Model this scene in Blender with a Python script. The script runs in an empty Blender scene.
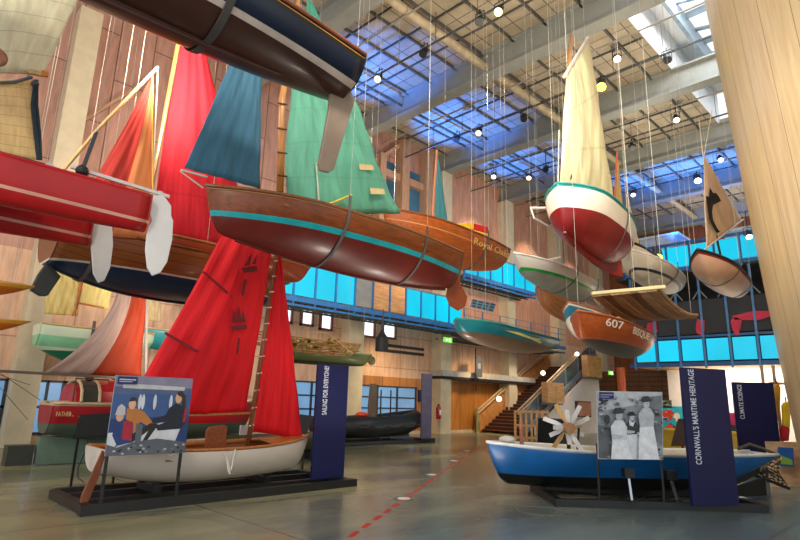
import bpy, math, random
import numpy as np
from mathutils import Vector, Matrix
random.seed(7)
PI=math.pi
scene=bpy.context.scene
COL=scene.collection
# ---------------------------------------------------------------- camera and picking helpers
F=556.;TILT=math.radians(13.26);ROLL=math.radians(-1.6);YAW=math.radians(45.3);CZ=1.6
def _rz(v):
    c,s=math.cos(YAW),math.sin(YAW); return np.array([c*v[0]-s*v[1],s*v[0]+c*v[1],v[2]])
_d=np.array([0,math.cos(TILT),math.sin(TILT)]);_r=np.array([1.,0,0]);_u=np.cross(_r,_d)
CR=_rz(_r*math.cos(ROLL)-_u*math.sin(ROLL)); CD=_rz(_d); CU=np.cross(CR,CD)
CC=np.array([0,0,CZ]); FW=_rz(np.array([0,1.,0]))
def _ray(px,py): return CD+CR*(px-400)/F+CU*(270-py)/F
def AD(px,py,dist): v=_ray(px,py); return CC+v*(dist/(v@FW))
def AG(px,py,z=0): v=_ray(px,py); return CC+v*((z-CZ)/v[2])
def AX(px,py,x): v=_ray(px,py); return CC+v*(x/v[0])
def AY(px,py,y): v=_ray(px,py); return CC+v*(y/v[1])
cam=bpy.data.cameras.new('camera'); co=bpy.data.objects.new('camera',cam); COL.objects.link(co)
cam.sensor_width=36; cam.lens=F/800*36; cam.clip_end=500
m=Matrix.Identity(4)
for i in range(3):
    m[i][0]=CR[i]; m[i][1]=CU[i]; m[i][2]=-CD[i]
m[2][3]=CZ
co.matrix_world=m; scene.camera=co
# ---------------------------------------------------------------- materials
def lin(h):
    if isinstance(h,str):
        h=h.lstrip('#'); h=[int(h[i:i+2],16)/255 for i in (0,2,4)]
    return tuple((c/12.92 if c<=.04045 else ((c+.055)/1.055)**2.4) for c in h)+(1,)
MATS={}
class NT:
    def __init__(s,name):
        s.m=bpy.data.materials.new(name); s.m.use_nodes=True; s.t=s.m.node_tree; s.b=s.t.nodes['Principled BSDF']; s.out=s.t.nodes['Material Output']
    def n(s,typ,**k):
        nd=s.t.nodes.new(typ)
        for a,b in k.items(): setattr(nd,a,b)
        return nd
    def l(s,a,b): s.t.links.new(a,b)
    def math(s,op,a,b=None,c=None):
        nd=s.n('ShaderNodeMath',operation=op)
        for i,x in enumerate((a,b,c)):
            if x is None: continue
            if isinstance(x,(int,float)): nd.inputs[i].default_value=x
            else: s.l(x,nd.inputs[i])
        return nd.outputs[0]
    def mix(s,f,a,b,bt='MIX'):
        nd=s.n('ShaderNodeMix',data_type='RGBA',blend_type=bt)
        for i,x in ((0,f),(6,a),(7,b)):
            if isinstance(x,(int,float)): nd.inputs[i].default_value=x
            elif isinstance(x,tuple): nd.inputs[i].default_value=x
            else: s.l(x,nd.inputs[i])
        return nd.outputs[2]
    def coord(s,which='Object'):
        return s.n('ShaderNodeTexCoord').outputs[which]
    def noise(s,vec,scale,detail=3,rough=.5):
        nd=s.n('ShaderNodeTexNoise'); nd.inputs['Scale'].default_value=scale; nd.inputs['Detail'].default_value=detail; nd.inputs['Roughness'].default_value=rough
        s.l(vec,nd.inputs['Vector']); return nd.outputs['Fac']
    def mapv(s,vec,sc=(1,1,1),rot=(0,0,0)):
        nd=s.n('ShaderNodeMapping'); nd.inputs['Scale'].default_value=sc; nd.inputs['Rotation'].default_value=rot; s.l(vec,nd.inputs[0]); return nd.outputs[0]
    def ramp(s,f,a,b,lo=.35,hi=.65):
        nd=s.n('ShaderNodeMapRange'); nd.inputs[1].default_value=lo; nd.inputs[2].default_value=hi; s.l(f,nd.inputs[0])
        return s.mix(nd.outputs[0],a,b)
    def bump(s,h,strength=.3,dist=.02):
        nd=s.n('ShaderNodeBump'); nd.inputs['Strength'].default_value=strength; nd.inputs['Distance'].default_value=dist
        s.l(h,nd.inputs['Height']); s.l(nd.outputs[0],s.b.inputs['Normal'])
    def fin(s,col,rough=.5,metal=0,spec=None,coat=0):
        if isinstance(col,tuple): s.b.inputs['Base Color'].default_value=col
        else: s.l(col,s.b.inputs['Base Color'])
        if isinstance(rough,(int,float)): s.b.inputs['Roughness'].default_value=rough
        else: s.l(rough,s.b.inputs['Roughness'])
        s.b.inputs['Metallic'].default_value=metal
        if spec is not None: s.b.inputs['Specular IOR Level'].default_value=spec
        s.b.inputs['Coat Weight'].default_value=coat; s.b.inputs['Coat Roughness'].default_value=.15
        return s.m
def sh(c,k):   # a darker or lighter neighbour of a colour, for grain and wear
    return tuple(min(1,x*k) for x in c[:3])+(1,)
def plain(c,rough=.5,metal=0,var=.12,scale=3,coat=0,spec=None):
    key=('p',str(c),rough,metal,var,scale,coat)
    if key in MATS: return MATS[key]
    t=NT('paint_'+str(len(MATS))); c=lin(c)
    v=t.coord(); col=t.ramp(t.noise(v,scale,3),sh(c,1-var),sh(c,1+var))
    MATS[key]=t.fin(col,rough,metal,coat=coat,spec=spec); return MATS[key]
def wood(c,grain=(1,12,12),rough=.45,var=.35,coat=0,boards=None,gap=.02):
    """grain scale per axis: small along the grain. boards=(axis index, board width)."""
    key=('w',str(c),grain,rough,var,coat,boards)
    if key in MATS: return MATS[key]
    t=NT('wood_'+str(len(MATS))); c=lin(c); v=t.coord()
    f=t.noise(t.mapv(v,grain),1.5,5,.6); col=t.ramp(f,sh(c,1-var),sh(c,1+var*.5),.3,.7)
    if boards:
        ax,w=boards; sp=t.n('ShaderNodeSeparateXYZ'); t.l(v,sp.inputs[0])
        q=t.math('DIVIDE',sp.outputs[ax],w); fr=t.math('FRACT',q)
        wn=t.n('ShaderNodeTexWhiteNoise',noise_dimensions='1D'); t.l(t.math('FLOOR',q),wn.inputs['W'])
        col=t.mix(t.math('MULTIPLY',wn.outputs['Value'],.35),col,sh(c,.6))
        col=t.mix(t.math('LESS_THAN',fr,gap),col,sh(c,.25))
    MATS[key]=t.fin(col,rough,coat=coat); return MATS[key]
def emit(c,s,tex=None):
    t=NT('glow_'+str(len(MATS))); t.b.inputs['Base Color'].default_value=sh(lin(c),.25); t.b.inputs['Emission Color'].default_value=lin(c); t.b.inputs['Emission Strength'].default_value=s
    if tex:
        v=t.coord(); col=t.ramp(t.noise(t.mapv(v,(1,1,.6)),tex,2),lin(c),sh(lin(c),.65),.35,.75); t.l(col,t.b.inputs['Emission Color'])
    t.b.inputs['Roughness'].default_value=.3
    MATS[len(MATS)]=t.m; return t.m
def cloth(c,c2=None,seams=0,sdir='v',trans=.42,wr=.35,stitch=.7,split=None):
    """sail cloth: seams along v or u of the UV map, optional second colour beyond u=split."""
    t=NT('sailcloth_'+str(len(MATS))); c=lin(c); uv=t.n('ShaderNodeUVMap'); uv.uv_map='UVMap'
    sp=t.n('ShaderNodeSeparateXYZ'); t.l(uv.outputs[0],sp.inputs[0])
    n=t.noise(t.mapv(uv.outputs[0],(9,2,1)),2,4); base=t.ramp(n,sh(c,.88),sh(c,1.08))
    if c2 and split:
        base=t.mix(t.math('GREATER_THAN',t.math('ADD',sp.outputs[0],t.math('MULTIPLY',sp.outputs[1],split[1])),split[0]),base,lin(c2))
    if seams:
        fr=t.math('FRACT',t.math('MULTIPLY',sp.outputs[0 if sdir=='u' else 1],seams))
        base=t.mix(t.math('MULTIPLY',t.math('LESS_THAN',fr,.05),1-stitch),base,sh(c,.3))
    bs=t.b; t.fin(base,.75)
    nb=t.noise(t.mapv(uv.outputs[0],(22,2.5,1),(0,0,.35)),1.3,3); t.bump(nb,wr*.35,.12)
    tr=t.n('ShaderNodeBsdfTranslucent'); t.l(base,tr.inputs[0]); mx=t.n('ShaderNodeMixShader'); mx.inputs[0].default_value=trans
    t.l(bs.outputs[0],mx.inputs[1]); t.l(tr.outputs[0],mx.inputs[2]); t.l(mx.outputs[0],t.out.inputs[0])
    MATS[len(MATS)]=t.m; return t.m
def hullmat(base,bands=(),planks=0,rough=.45,grainy=False,coat=.12,var=.12,spec=None):
    """bands: (kind,lo,hi,colour); kind 'h' = height above the keel / depth, 's' = distance below the sheer / depth."""
    t=NT('hull_'+str(len(MATS))); uh=t.n('ShaderNodeUVMap'); uh.uv_map='UVMap'; us=t.n('ShaderNodeUVMap'); us.uv_map='Sheer'
    a=t.n('ShaderNodeSeparateXYZ'); t.l(uh.outputs[0],a.inputs[0]); b=t.n('ShaderNodeSeparateXYZ'); t.l(us.outputs[0],b.inputs[0])
    c=lin(base); v=t.coord()
    if grainy: n=t.noise(t.mapv(v,(9,1.2,9)),2,5,.65)
    else: n=t.noise(v,2.5,3)
    col=t.ramp(n,sh(c,1-var),sh(c,1+var),.3,.7)
    if planks:
        fr=t.math('FRACT',t.math('MULTIPLY',b.outputs[0],planks))
        col=t.mix(t.math('MULTIPLY',t.math('LESS_THAN',fr,.12),.65),col,sh(c,.25)); t.bump(fr,.6,.03)
    for k,lo,hi,cc in bands:
        src=a.outputs[1] if k=='h' else b.outputs[1]
        cc=lin(cc); cv=t.ramp(t.noise(v,3,3),sh(cc,.88),sh(cc,1.12))
        f=t.math('MULTIPLY',t.math('GREATER_THAN',src,lo),t.math('LESS_THAN',src,hi)); col=t.mix(f,col,cv)
    t.fin(col,max(rough,.38),coat=min(coat,.12),spec=.35 if spec is None else spec); MATS[len(MATS)]=t.m; return t.m
# ---------------------------------------------------------------- objects
def tag(o,label=None,cat=None,group=None,kind=None):
    if label: o['label']=label
    if cat: o['category']=cat
    if group: o['group']=group
    if kind: o['kind']=kind
    return o
def thing(name,label,cat,loc=(0,0,0),group=None,kind=None):
    o=bpy.data.objects.new(name,None); COL.objects.link(o); o.location=Vector([float(x) for x in loc]); o.empty_display_size=.2
    return tag(o,label,cat,group,kind)
def wloc(o):
    p=Vector((0,0,0))
    while o is not None: p+=o.location; o=o.parent
    return p
def V3(p): return Vector([float(x) for x in p])
class MB:
    def __init__(s): s.v=[];s.f=[];s.mi=[];s.mat=0;s.uv=None
    def add(s,vs,fs):
        n=len(s.v); s.v+= [tuple(float(c) for c in p) for p in vs]; s.f+=[tuple(i+n for i in f) for f in fs]; s.mi+=[s.mat]*len(fs); return s
    def box(s,c,size,rz=0,R=None):
        R=R or Matrix.Rotation(rz,3,'Z'); c=V3(c); vs=[]
        for x in (-.5,.5):
            for y in (-.5,.5):
                for z in (-.5,.5): vs.append(c+R@Vector((x*size[0],y*size[1],z*size[2])))
        return s.add(vs,[(0,1,3,2),(4,6,7,5),(0,4,5,1),(2,3,7,6),(0,2,6,4),(1,5,7,3)])
    def bb(s,a,b): a=V3(a);b=V3(b); return s.box((a+b)/2,[abs(x) for x in (b-a)])
    def bar(s,p,q,w,h=None,up=(0,0,1)):
        p=V3(p);q=V3(q);h=h or w; d=(q-p); L=d.length; d.normalize(); u=Vector(up)
        if abs(d.dot(u))>.99: u=Vector((1,0,0))
        x=d.cross(u).normalized(); z=x.cross(d)
        R=Matrix((x,d,z)).transposed(); return s.box((p+q)/2,(w,L,h),R=R)
    def tube(s,pts,r,n=8,caps=True):
        pts=[V3(p) for p in pts]; rs=r if isinstance(r,(list,tuple)) else [r]*len(pts); N=len(pts); vs=[];fs=[]; ref=None
        for i,p in enumerate(pts):
            d=(pts[min(i+1,N-1)]-pts[max(i-1,0)]).normalized()
            if ref is None: ref=Vector((0,0,1)) if abs(d.z)<.9 else Vector((1,0,0))
            x=d.cross(ref).normalized(); y=x.cross(d); ref=y if False else ref
            if abs(d.dot(ref))>.97: ref=Vector((1,0,0)) if abs(d.x)<.9 else Vector((0,1,0)); x=d.cross(ref).normalized(); y=x.cross(d)
            for k in range(n): a=2*PI*k/n; vs.append(p+(x*math.cos(a)+y*math.sin(a))*rs[i])
        for i in range(N-1):
            for k in range(n): fs.append((i*n+k,i*n+(k+1)%n,(i+1)*n+(k+1)%n,(i+1)*n+k))
        if caps: fs.append(tuple(range(n))[::-1]); fs.append(tuple((N-1)*n+k for k in range(n)))
        return s.add(vs,fs)
    def cyl(s,p,q,r,n=16,r2=None): return s.tube([p,q],[r,r2 if r2 is not None else r],n)
    def prism(s,poly,off):
        """poly: 3D points of a flat polygon, extruded by vector off (centred)."""
        o=V3(off); a=[V3(p)-o/2 for p in poly]; b=[V3(p)+o/2 for p in poly]; n=len(a)
        return s.add(a+b,[tuple(range(n))[::-1],tuple(range(n,2*n))]+[(i,(i+1)%n,n+(i+1)%n,n+i) for i in range(n)])
    def face(s,poly): return s.add(poly,[tuple(range(len(poly)))])
    def ball(s,c,r,n=10,sc=(1,1,1)):
        c=V3(c); vs=[c+Vector((0,0,-r*sc[2]))];fs=[]
        for i in range(1,n):
            a=-PI/2+PI*i/n
            for k in range(n*2):
                b=PI*k/n; vs.append(c+Vector((r*sc[0]*math.cos(a)*math.cos(b),r*sc[1]*math.cos(a)*math.sin(b),r*sc[2]*math.sin(a))))
        vs.append(c+Vector((0,0,r*sc[2]))); m=2*n
        for k in range(m):
            fs.append((0,1+(k+1)%m,1+k)); fs.append((len(vs)-1,1+(n-2)*m+k,1+(n-2)*m+(k+1)%m))
        for i in range(n-2):
            for k in range(m): fs.append((1+i*m+k,1+i*m+(k+1)%m,1+(i+1)*m+(k+1)%m,1+(i+1)*m+k))
        return s.add(vs,fs)
    def build(s,name,mat,parent=None,smooth=False,bevel=0,solid=0,label=None,uvs=None):
        me=bpy.data.meshes.new(name); off=wloc(parent) if parent is not None else Vector((0,0,0))
        if parent is None and s.v and name not in ('floor',):
            pass
        me.from_pydata([tuple(Vector(v)-off) for v in s.v],[],s.f); 
        for mm in (mat if isinstance(mat,(list,tuple)) else [mat]): me.materials.append(mm)
        for p,i in zip(me.polygons,s.mi): p.material_index=i; p.use_smooth=smooth
        if uvs:
            for nm,vals in uvs.items():
                ul=me.uv_layers.new(name=nm)
                for lp in me.loops: ul.data[lp.index].uv=vals[lp.vertex_index]
        me.update(); o=bpy.data.objects.new(name,me); COL.objects.link(o)
        if parent is not None: o.parent=parent
        if solid: md=o.modifiers.new('solid','SOLIDIFY'); md.thickness=solid; md.offset=0
        if bevel: md=o.modifiers.new('bevel','BEVEL'); md.width=bevel; md.segments=2; md.limit_method='ANGLE'
        if label: o['label']=label
        return o
def recentre(o):
    """move a single-mesh thing's origin to its base."""
    vs=[v.co for v in o.data.vertices]; c=Vector((sum(v.x for v in vs)/len(vs),sum(v.y for v in vs)/len(vs),min(v.z for v in vs)))
    for v in o.data.vertices: v.co-=c
    o.location=c; return o
def struct(name,mb,mat,**k):
    o=mb.build(name,mat,None,**k); o['kind']='structure'; return o
def copytree(o,parent=None,loc=None,label=None):
    c=o.copy(); COL.objects.link(c)
    if parent is not None: c.parent=parent
    if loc is not None: c.location=V3(loc)
    if label: c['label']=label
    for ch in list(o.children): copytree(ch,c)
    return c
def text(name,s,parent,loc,size,mat,xdir,ydir,sx=1.,extr=.002,spacing=1.,align='LEFT',fit=None):
    cu=bpy.data.curves.new(name,'FONT'); cu.body=s; cu.size=size; cu.extrude=extr; cu.space_character=spacing; cu.align_x=align; cu.materials.append(mat)
    cu.offset=size*.006
    t_=bpy.data.objects.new('tmp',cu); COL.objects.link(t_); bpy.context.view_layer.update()
    me=bpy.data.meshes.new_from_object(t_); bpy.data.objects.remove(t_); bpy.data.curves.remove(cu)
    xs=[v.co.x for v in me.vertices]
    if fit: sx=fit/(max(xs)-min(xs))
    o=bpy.data.objects.new(name,me); COL.objects.link(o)
    x=V3(xdir).normalized(); y=V3(ydir); y=(y-x*x.dot(y)).normalized(); z=x.cross(y)
    M=Matrix((x,y,z)).transposed().to_4x4(); M.translation=V3(loc)-wloc(parent); o.parent=parent
    o.matrix_local=M@Matrix.Diagonal((sx,1,1,1)); return o
# ---------------------------------------------------------------- boats
class Hull:
    """a boat hull laid from stern point to bow point (both xy at sheer height zs)."""
    def __init__(s,stern,bow,zs,depth,beam,transom=.6,stem=.15,fore=.06,sb=.15,ss=.05,rock=.25,ax=1.,az=1.,heel=0,fm=.42,bowfull=1.7,sternrise=.0,zb=None):
        s.s0=V3((stern[0],stern[1],zs)); s.s1=V3((bow[0],bow[1],zs if zb is None else zb)); s.L=(s.s1-s.s0).length
        s.f=(s.s1-s.s0).normalized(); s.r=s.f.cross(Vector((0,0,1))).normalized(); s.u=s.r.cross(s.f)
        if heel: q=Matrix.Rotation(heel,3,s.f); s.r=q@s.r; s.u=q@s.u
        s.depth=depth; s.B=beam; s.tr=transom; s.stem=stem; s.sb=sb; s.ss=ss; s.rock=rock; s.ax=ax; s.az=az; s.fm=fm; s.bf=bowfull; s.sr=sternrise; s.fore=fore
    def half(s,t):
        if t<s.fm: return s.B/2*(s.tr+(1-s.tr)*math.sin(PI/2*t/s.fm))
        q=(t-s.fm)/(1-s.fm); return s.B/2*max(.004,math.cos(PI/2*q**s.bf))
    def sheer(s,t):
        z=0
        if t>.4: z+=s.sb*((t-.4)/.6)**2
        if t<.4: z+=s.ss*((.4-t)/.4)**2
        return z
    def keel(s,t):
        z=-s.depth+s.rock*s.depth*(2*abs(t-.45))**2*(1 if t>.45 else 1)
        z+=s.sr*s.depth*max(0,(.35-t)/.35)**2
        e=s.stem
        if t>1-e:
            q=(t-(1-e))/e; zt=s.sheer(1.)-.02; z=z+(zt-z)*q**2.2
        return min(z,s.sheer(t)-.01)
    def pt(s,t,x,z): return s.s0+s.f*(t*s.L)+s.r*x+s.u*z
    def sec(s,t,k,side=1,out=0):
        b=s.half(t); zk=s.keel(t); zs=s.sheer(t); a=PI/2*k
        return s.pt(t,side*(b*math.sin(a)**s.ax+out*math.sin(a)),zk+(zs-zk)*(1-math.cos(a))**s.az-out*math.cos(a))
    def shell(s,root,mat,inner,thick=.025,nt=40,nk=14,name='hull'):
        mb=MB(); ts=[(i/nt) for i in range(nt+1)]; ts=[t if t<.8 else .8+.2*(1-(1-(t-.8)/.2)**1.6) for t in ts]
        ks=[j/nk for j in range(nk+1)]; vs=[]; U=[];S=[]
        for t in ts:
            for side,rng in ((-1,ks[::-1]),(1,ks[1:])):
                for k in rng:
                    p=s.sec(t,k,side); vs.append(p); z=(p-s.s0-s.f*(t*s.L)).dot(s.u)
                    U.append((t,(z+s.depth)/s.depth)); S.append((k,(s.sheer(t)-z)/s.depth))
        m=2*nk+1; fs=[(i*m+j,(i+1)*m+j,(i+1)*m+j+1,i*m+j+1) for i in range(nt) for j in range(m-1)]
        mb.add(vs,fs); o=mb.build(name,[mat,inner],root,smooth=True,uvs={'UVMap':U,'Sheer':S})
        md=o.modifiers.new('shell','SOLIDIFY'); md.thickness=thick; md.offset=-1; md.material_offset=1; md.material_offset_rim=1
        s.obj=o; return o
    def transom(s,root,mat,th=.04,t=0.,name='transom'):
        ks=[j/12 for j in range(13)]; poly=[s.sec(t,k,-1) for k in ks[::-1]]+[s.sec(t,k,1) for k in ks[1:]]
        mb=MB().prism(poly,-s.f*th); U=[];S=[]
        for v in mb.v:
            z=(Vector(v)-s.s0).dot(s.u); U.append((t,(z+s.depth)/s.depth)); S.append((.5,(s.sheer(t)-z)/s.depth))
        return mb.build(name,mat,root,uvs={'UVMap':U,'Sheer':S})
    def pxplate(s,root,mat,px,th=.05,name='rudder',x=None,bevel=.012):
        x=s.s0.x if x is None else x
        return MB().prism([AX(a,b,x) for a,b in px],(th,0,0)).build(name,mat,root,bevel=bevel)
    def gunwale(s,root,mat,r=.025,name='gunwale',drop=0.,t0=0):
        mb=MB()
        for side in (-1,1):
            mb.tube([s.pt(t,side*s.half(t),s.sheer(t)-drop) for t in [t0+(1-t0)*i/30 for i in range(31)]],r,6)
        return mb.build(name,mat,root,smooth=True)
    def deck(s,root,mat,t0=0.,t1=1.,name='deck',drop=.01):
        vs=[];n=24
        for i in range(n+1):
            t=t0+(t1-t0)*i/n; h=s.half(t)-.015
            vs+= [s.pt(t,-h,s.sheer(t)-drop),s.pt(t,0,s.sheer(t)+h*.08-drop),s.pt(t,h,s.sheer(t)-drop)]
        fs=[(3*i+j,3*i+3+j,3*i+4+j,3*i+1+j) for i in range(n) for j in (0,1)]
        return MB().add(vs,fs).build(name,mat,root,solid=.02)
    def thwart(s,root,mat,t,w=.2,drop=.15,name='thwart'):
        h=s.half(t)-.03; return MB().prism([s.pt(t-w/2/s.L,-h,s.sheer(t)-drop),s.pt(t+w/2/s.L,-h,s.sheer(t)-drop),s.pt(t+w/2/s.L,h,s.sheer(t)-drop),s.pt(t-w/2/s.L,h,s.sheer(t)-drop)],s.u*.03).build(name,mat,root)
    def plate(s,root,mat,pts,th=.04,x=0,name='rudder',bevel=.008):
        """pts: (metres forward of the stern, height over the sheer) in the centre plane."""
        return MB().prism([s.s0+s.f*a+s.u*b+s.r*x for a,b in pts],s.r*th).build(name,mat,root,bevel=bevel)
    def fin(s,root,mat,t0,t1,d0,d1,th=.05,name='keel'):
        n=12; top=[];bot=[]
        for i in range(n+1):
            t=t0+(t1-t0)*i/n; q=i/n; zk=s.keel(t); top.append((t*s.L,zk+.02)); bot.append((t*s.L,zk-(d0+(d1-d0)*q)))
        return s.plate(root,mat,top+bot[::-1],th,name=name)
    def strap(s,root,mat,t,w=.07,top=.25,name='strap',cable=True):
        ks=[j/12 for j in range(13)]; dt=w/2/s.L; A=[];B=[]
        path=[(t,k,-1) for k in ks[::-1]]+[(t,k,1) for k in ks[1:]]
        def P(tt):
            o=[s.sec(tt,k,sd,.02) for (_,k,sd) in path]; return [o[0]+Vector((0,0,top))]+o+[o[-1]+Vector((0,0,top))]
        a=P(t-dt);b=P(t+dt); n=len(a)
        so=MB().add(a+b,[(i,i+1,n+i+1,n+i) for i in range(n-1)]).build(name,mat,root,solid=.012)
        if cable:
            mb=MB()
            for p in (a[0]*.5+b[0]*.5,a[-1]*.5+b[-1]*.5): mb.cyl(p,(p.x,p.y,15.4),.004,5)
            mb.build('suspension_cable',CABLE,so)
def mast(root,pts,r,mat,name='mast',n=10):
    N=len(pts); return MB().tube(pts,[r*(1-.35*i/(N-1)) for i in range(N)] ,n).build(name,mat,root,smooth=True)
def sail(root,c,mat,belly=.12,wr=.012,n=22,name='sail',curve=(0,0,0,0),drape=0,seed=1):
    """c = four corners bottom-left, bottom-right, top-right, top-left; curve = outward bow of bottom, right, top, left edge."""
    bl,br,tr,tl=[V3(p) for p in c]; rr=random.Random(seed); ph=[rr.uniform(0,6) for _ in range(6)]
    nrm=((br-bl).cross(tl-bl)+(tr-br).cross(tr-tl)*-0).normalized(); vs=[];uv=[]
    if nrm.length<.5: nrm=Vector((1,0,0))
    cen=(bl+br+tr+tl)/4
    for j in range(n+1):
        v=j/n
        for i in range(n+1):
            u=i/n; p=bl*(1-u)*(1-v)+br*u*(1-v)+tr*u*v+tl*(1-u)*v
            e=nrm
            a=4*u*(1-u); b=4*v*(1-v)
            wdt=((br-bl)*(1-v)+(tr-tl)*v); hgt=((tl-bl)*(1-u)+(tr-br)*u)
            p=p+hgt.normalized()*(-curve[0]*a*(1-v)+curve[2]*a*v)+ (wdt.normalized() if wdt.length>1e-4 else Vector((0,0,0)))*(curve[1]*b*u-curve[3]*b*(1-u))
            p=p+nrm*(belly*a**.8*b**.6+wr*math.sin(14*u+ph[0]+4*v)*min(1,b*3+.2)+wr*.7*math.sin(31*u-9*v+ph[1])+wr*.5*math.sin(7*v+ph[2]+18*u*v))
            vs.append(p); uv.append((u,v))
    fs=[(j*(n+1)+i,j*(n+1)+i+1,(j+1)*(n+1)+i+1,(j+1)*(n+1)+i) for j in range(n) for i in range(n)]
    return MB().add(vs,fs).build(name,mat,root,smooth=True,solid=.006,uvs={'UVMap':uv})
CABLE=plain('b9b4a6',.6)
STRAP=plain('5e5a55',.8)
ROPE=plain('d9cfb4',.8); SPAR=wood('c98a48',(14,14,1.5),.35,coat=.3); SPARL=wood('e2b678',(14,14,1.5),.4)
BLACK=plain('17171a',.5); VARN=wood('8a4a20',(9,1.2,9),.3,coat=.5); WHITE=plain('e6e2dc',.5,var=.05); GREY=plain('8d8f8c',.5)
INW=wood('a8682f',(8,1.2,8),.4); INL=wood('d2a873',(8,1.2,8),.5)
# ---------------------------------------------------------------- room
def floor_mat():
    t=NT('polished_resin'); v=t.coord()
    a=t.noise(t.mapv(v,(1,.35,1),(0,0,.5)),.55,5,.6); b=t.noise(v,.22,2)
    c1=t.ramp(a,lin('565a52'),lin('9c9874'),.36,.60); c2=t.ramp(a,lin('4d5c62'),lin('7d8d89'),.35,.65)
    sp=t.n('ShaderNodeSeparateXYZ'); t.l(v,sp.inputs[0])
    w=t.n('ShaderNodeMapRange'); w.inputs[1].default_value=-9; w.inputs[2].default_value=-3; t.l(sp.outputs[0],w.inputs[0])
    col=t.mix(w.outputs[0],c1,c2)
    col=t.mix(t.math('MULTIPLY',t.math('GREATER_THAN',b,.56),.25),col,lin('b0a86c'))
    # narrow casting joints
    for i,wd in ((0,6.0),(1,6.27)):
        fr=t.math('FRACT',t.math('DIVIDE',t.math('ADD',sp.outputs[i],2.1),wd)); col=t.mix(t.math('MULTIPLY',t.math('LESS_THAN',fr,.004),.6),col,lin('26292a'))
    rg=t.n('ShaderNodeMapRange'); rg.inputs[3].default_value=.14; rg.inputs[4].default_value=.3; t.l(a,rg.inputs[0])
    return t.fin(col,rg.outputs[0],spec=.6)
struct('floor',MB().bb((-20.4,-8,-.2),(14,46,0)),floor_mat())
def panelwall(c,w,h,joint='3a2a22',var=.2,off=.5,rough=.6,grain=None):
    t=NT('panelled_timber'); v=t.coord(); sp=t.n('ShaderNodeSeparateXYZ'); t.l(v,sp.inputs[0]); cb=t.n('ShaderNodeCombineXYZ')
    t.l(t.math('ADD',sp.outputs[0],sp.outputs[1]),cb.inputs[1]); t.l(sp.outputs[2],cb.inputs[0])
    br=t.n('ShaderNodeTexBrick'); br.offset=off; br.inputs['Scale'].default_value=1; br.inputs['Mortar Size'].default_value=.02; br.inputs['Brick Width'].default_value=h; br.inputs['Row Height'].default_value=w
    c=lin(c); br.inputs['Color1'].default_value=c; br.inputs['Color2'].default_value=sh(c,1-var); br.inputs['Mortar'].default_value=lin(joint); t.l(cb.outputs[0],br.inputs['Vector'])
    n=t.noise(t.mapv(v,grain or (3,3,.5)),2,5,.6); g=t.ramp(n,(.78,.76,.74,1),(1.08,1.08,1.08,1))
    return t.fin(t.mix(1.,br.outputs[0],g,'MULTIPLY'),rough)
W_UP=panelwall('bd8f7c',1.25,3.6,'6b4a3c'); W_MID=panelwall('e2b898',2.5,1.6,'b08c70',.1,0); W_LOW=panelwall('c07c35',1.2,2.9,'5a3418',.15,0,.4)
struct('wall_left',MB().bb((-20.5,-8,5.9),(-20.2,22.9,16)),W_UP)
W_SM=panelwall('d29c80',3.1,10,'b07c64',.06,0); struct('wall_left',MB().bb((-20.5,22.9,5.9),(-20.2,45,16)),W_SM)
struct('wall_left',MB().bb((-20.5,-8,2.75),(-20.2,45,5.9)),W_MID)
struct('wall_left',MB().bb((-20.5,16.8,0),(-20.2,45,2.75)),W_LOW)
struct('wall_left',MB().bb((-20.5,-8,0),(-20.2,16.8,2.75)),W_MID)
W_END=panelwall('b46a3e',1.3,3.2,'5e3018',.25,0,.5)
struct('wall_end',MB().bb((-20.4,45,0),(8,45.3,16)),W_END)
# ceiling with an open skylight strip
def ceil_mat():
    t=NT('ceiling_slabs'); v=t.coord(); br=t.n('ShaderNodeTexBrick'); br.offset=0; br.inputs['Scale'].default_value=1
    br.inputs['Brick Width'].default_value=1.45; br.inputs['Row Height'].default_value=1.5675; br.inputs['Mortar Size'].default_value=.02
    br.inputs['Color1'].default_value=lin('b3a68f'); br.inputs['Color2'].default_value=lin('a4977f'); br.inputs['Mortar'].default_value=lin('5a544b'); t.l(t.mapv(v,(1,1,1)),br.inputs['Vector'])
    n=t.noise(v,1.1,5,.65); return t.fin(t.mix(1.,br.outputs[0],t.ramp(n,(.8,.79,.77,1),(1.08,1.08,1.08,1)),'MULTIPLY'),.8)
CM=ceil_mat()
struct('ceiling',MB().bb((-20.4,-8,15.6),(-6.9,46,15.8)),CM)
struct('ceiling',MB().bb((-6.9,29.1,15.6),(14,46,15.8)),CM)
struct('ceiling',MB().bb((-1.5,-8,15.6),(14,29.1,15.8)),CM)
BEAM=plain('8b8d86',.55,var=.05); YS=[10.35,16.62,22.9,29.17,35.4,41.7]
for i,y in enumerate(YS):
    mb=MB(); mb.bb((-20.2,y-.07,14.56),(13,y+.07,15.5)); mb.bb((-20.2,y-.3,14.5),(13,y+.3,14.58)); mb.bb((-20.2,y-.3,15.5),(13,y+.3,15.58))
    struct('trim_%d'%(i+1),mb,BEAM)
COLM=plain('d2c3a2',.6,var=.05)
for i,y in enumerate([4.05,16.62,22.9,29.17,35.4,41.7]):
    mb=MB(); mb.bb((-20.2,y-.35,0),(-19.55,y+.35,14.5)); 
    mb.bb((-19.55,y-.42,0),(-19.45,y+.42,14.5)) if i else None
    struct('trim_%d'%(i+10),mb,COLM)
PUR=plain('55534e',.6)
mb=MB()
for k in range(-3,10):
    x=-7.81-1.446*k
    if -20.2<x<-6.95 : mb.bb((x-.04,8,15.5),(x+.04,45,15.6))
for k in range(-6,1):
    x=-7.81-1.446*k
    if x>-6.8: mb.bb((x-.04,29.2,15.5),(x+.04,45,15.6))
struct('trim_20',mb,PUR)
mb=MB()
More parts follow.
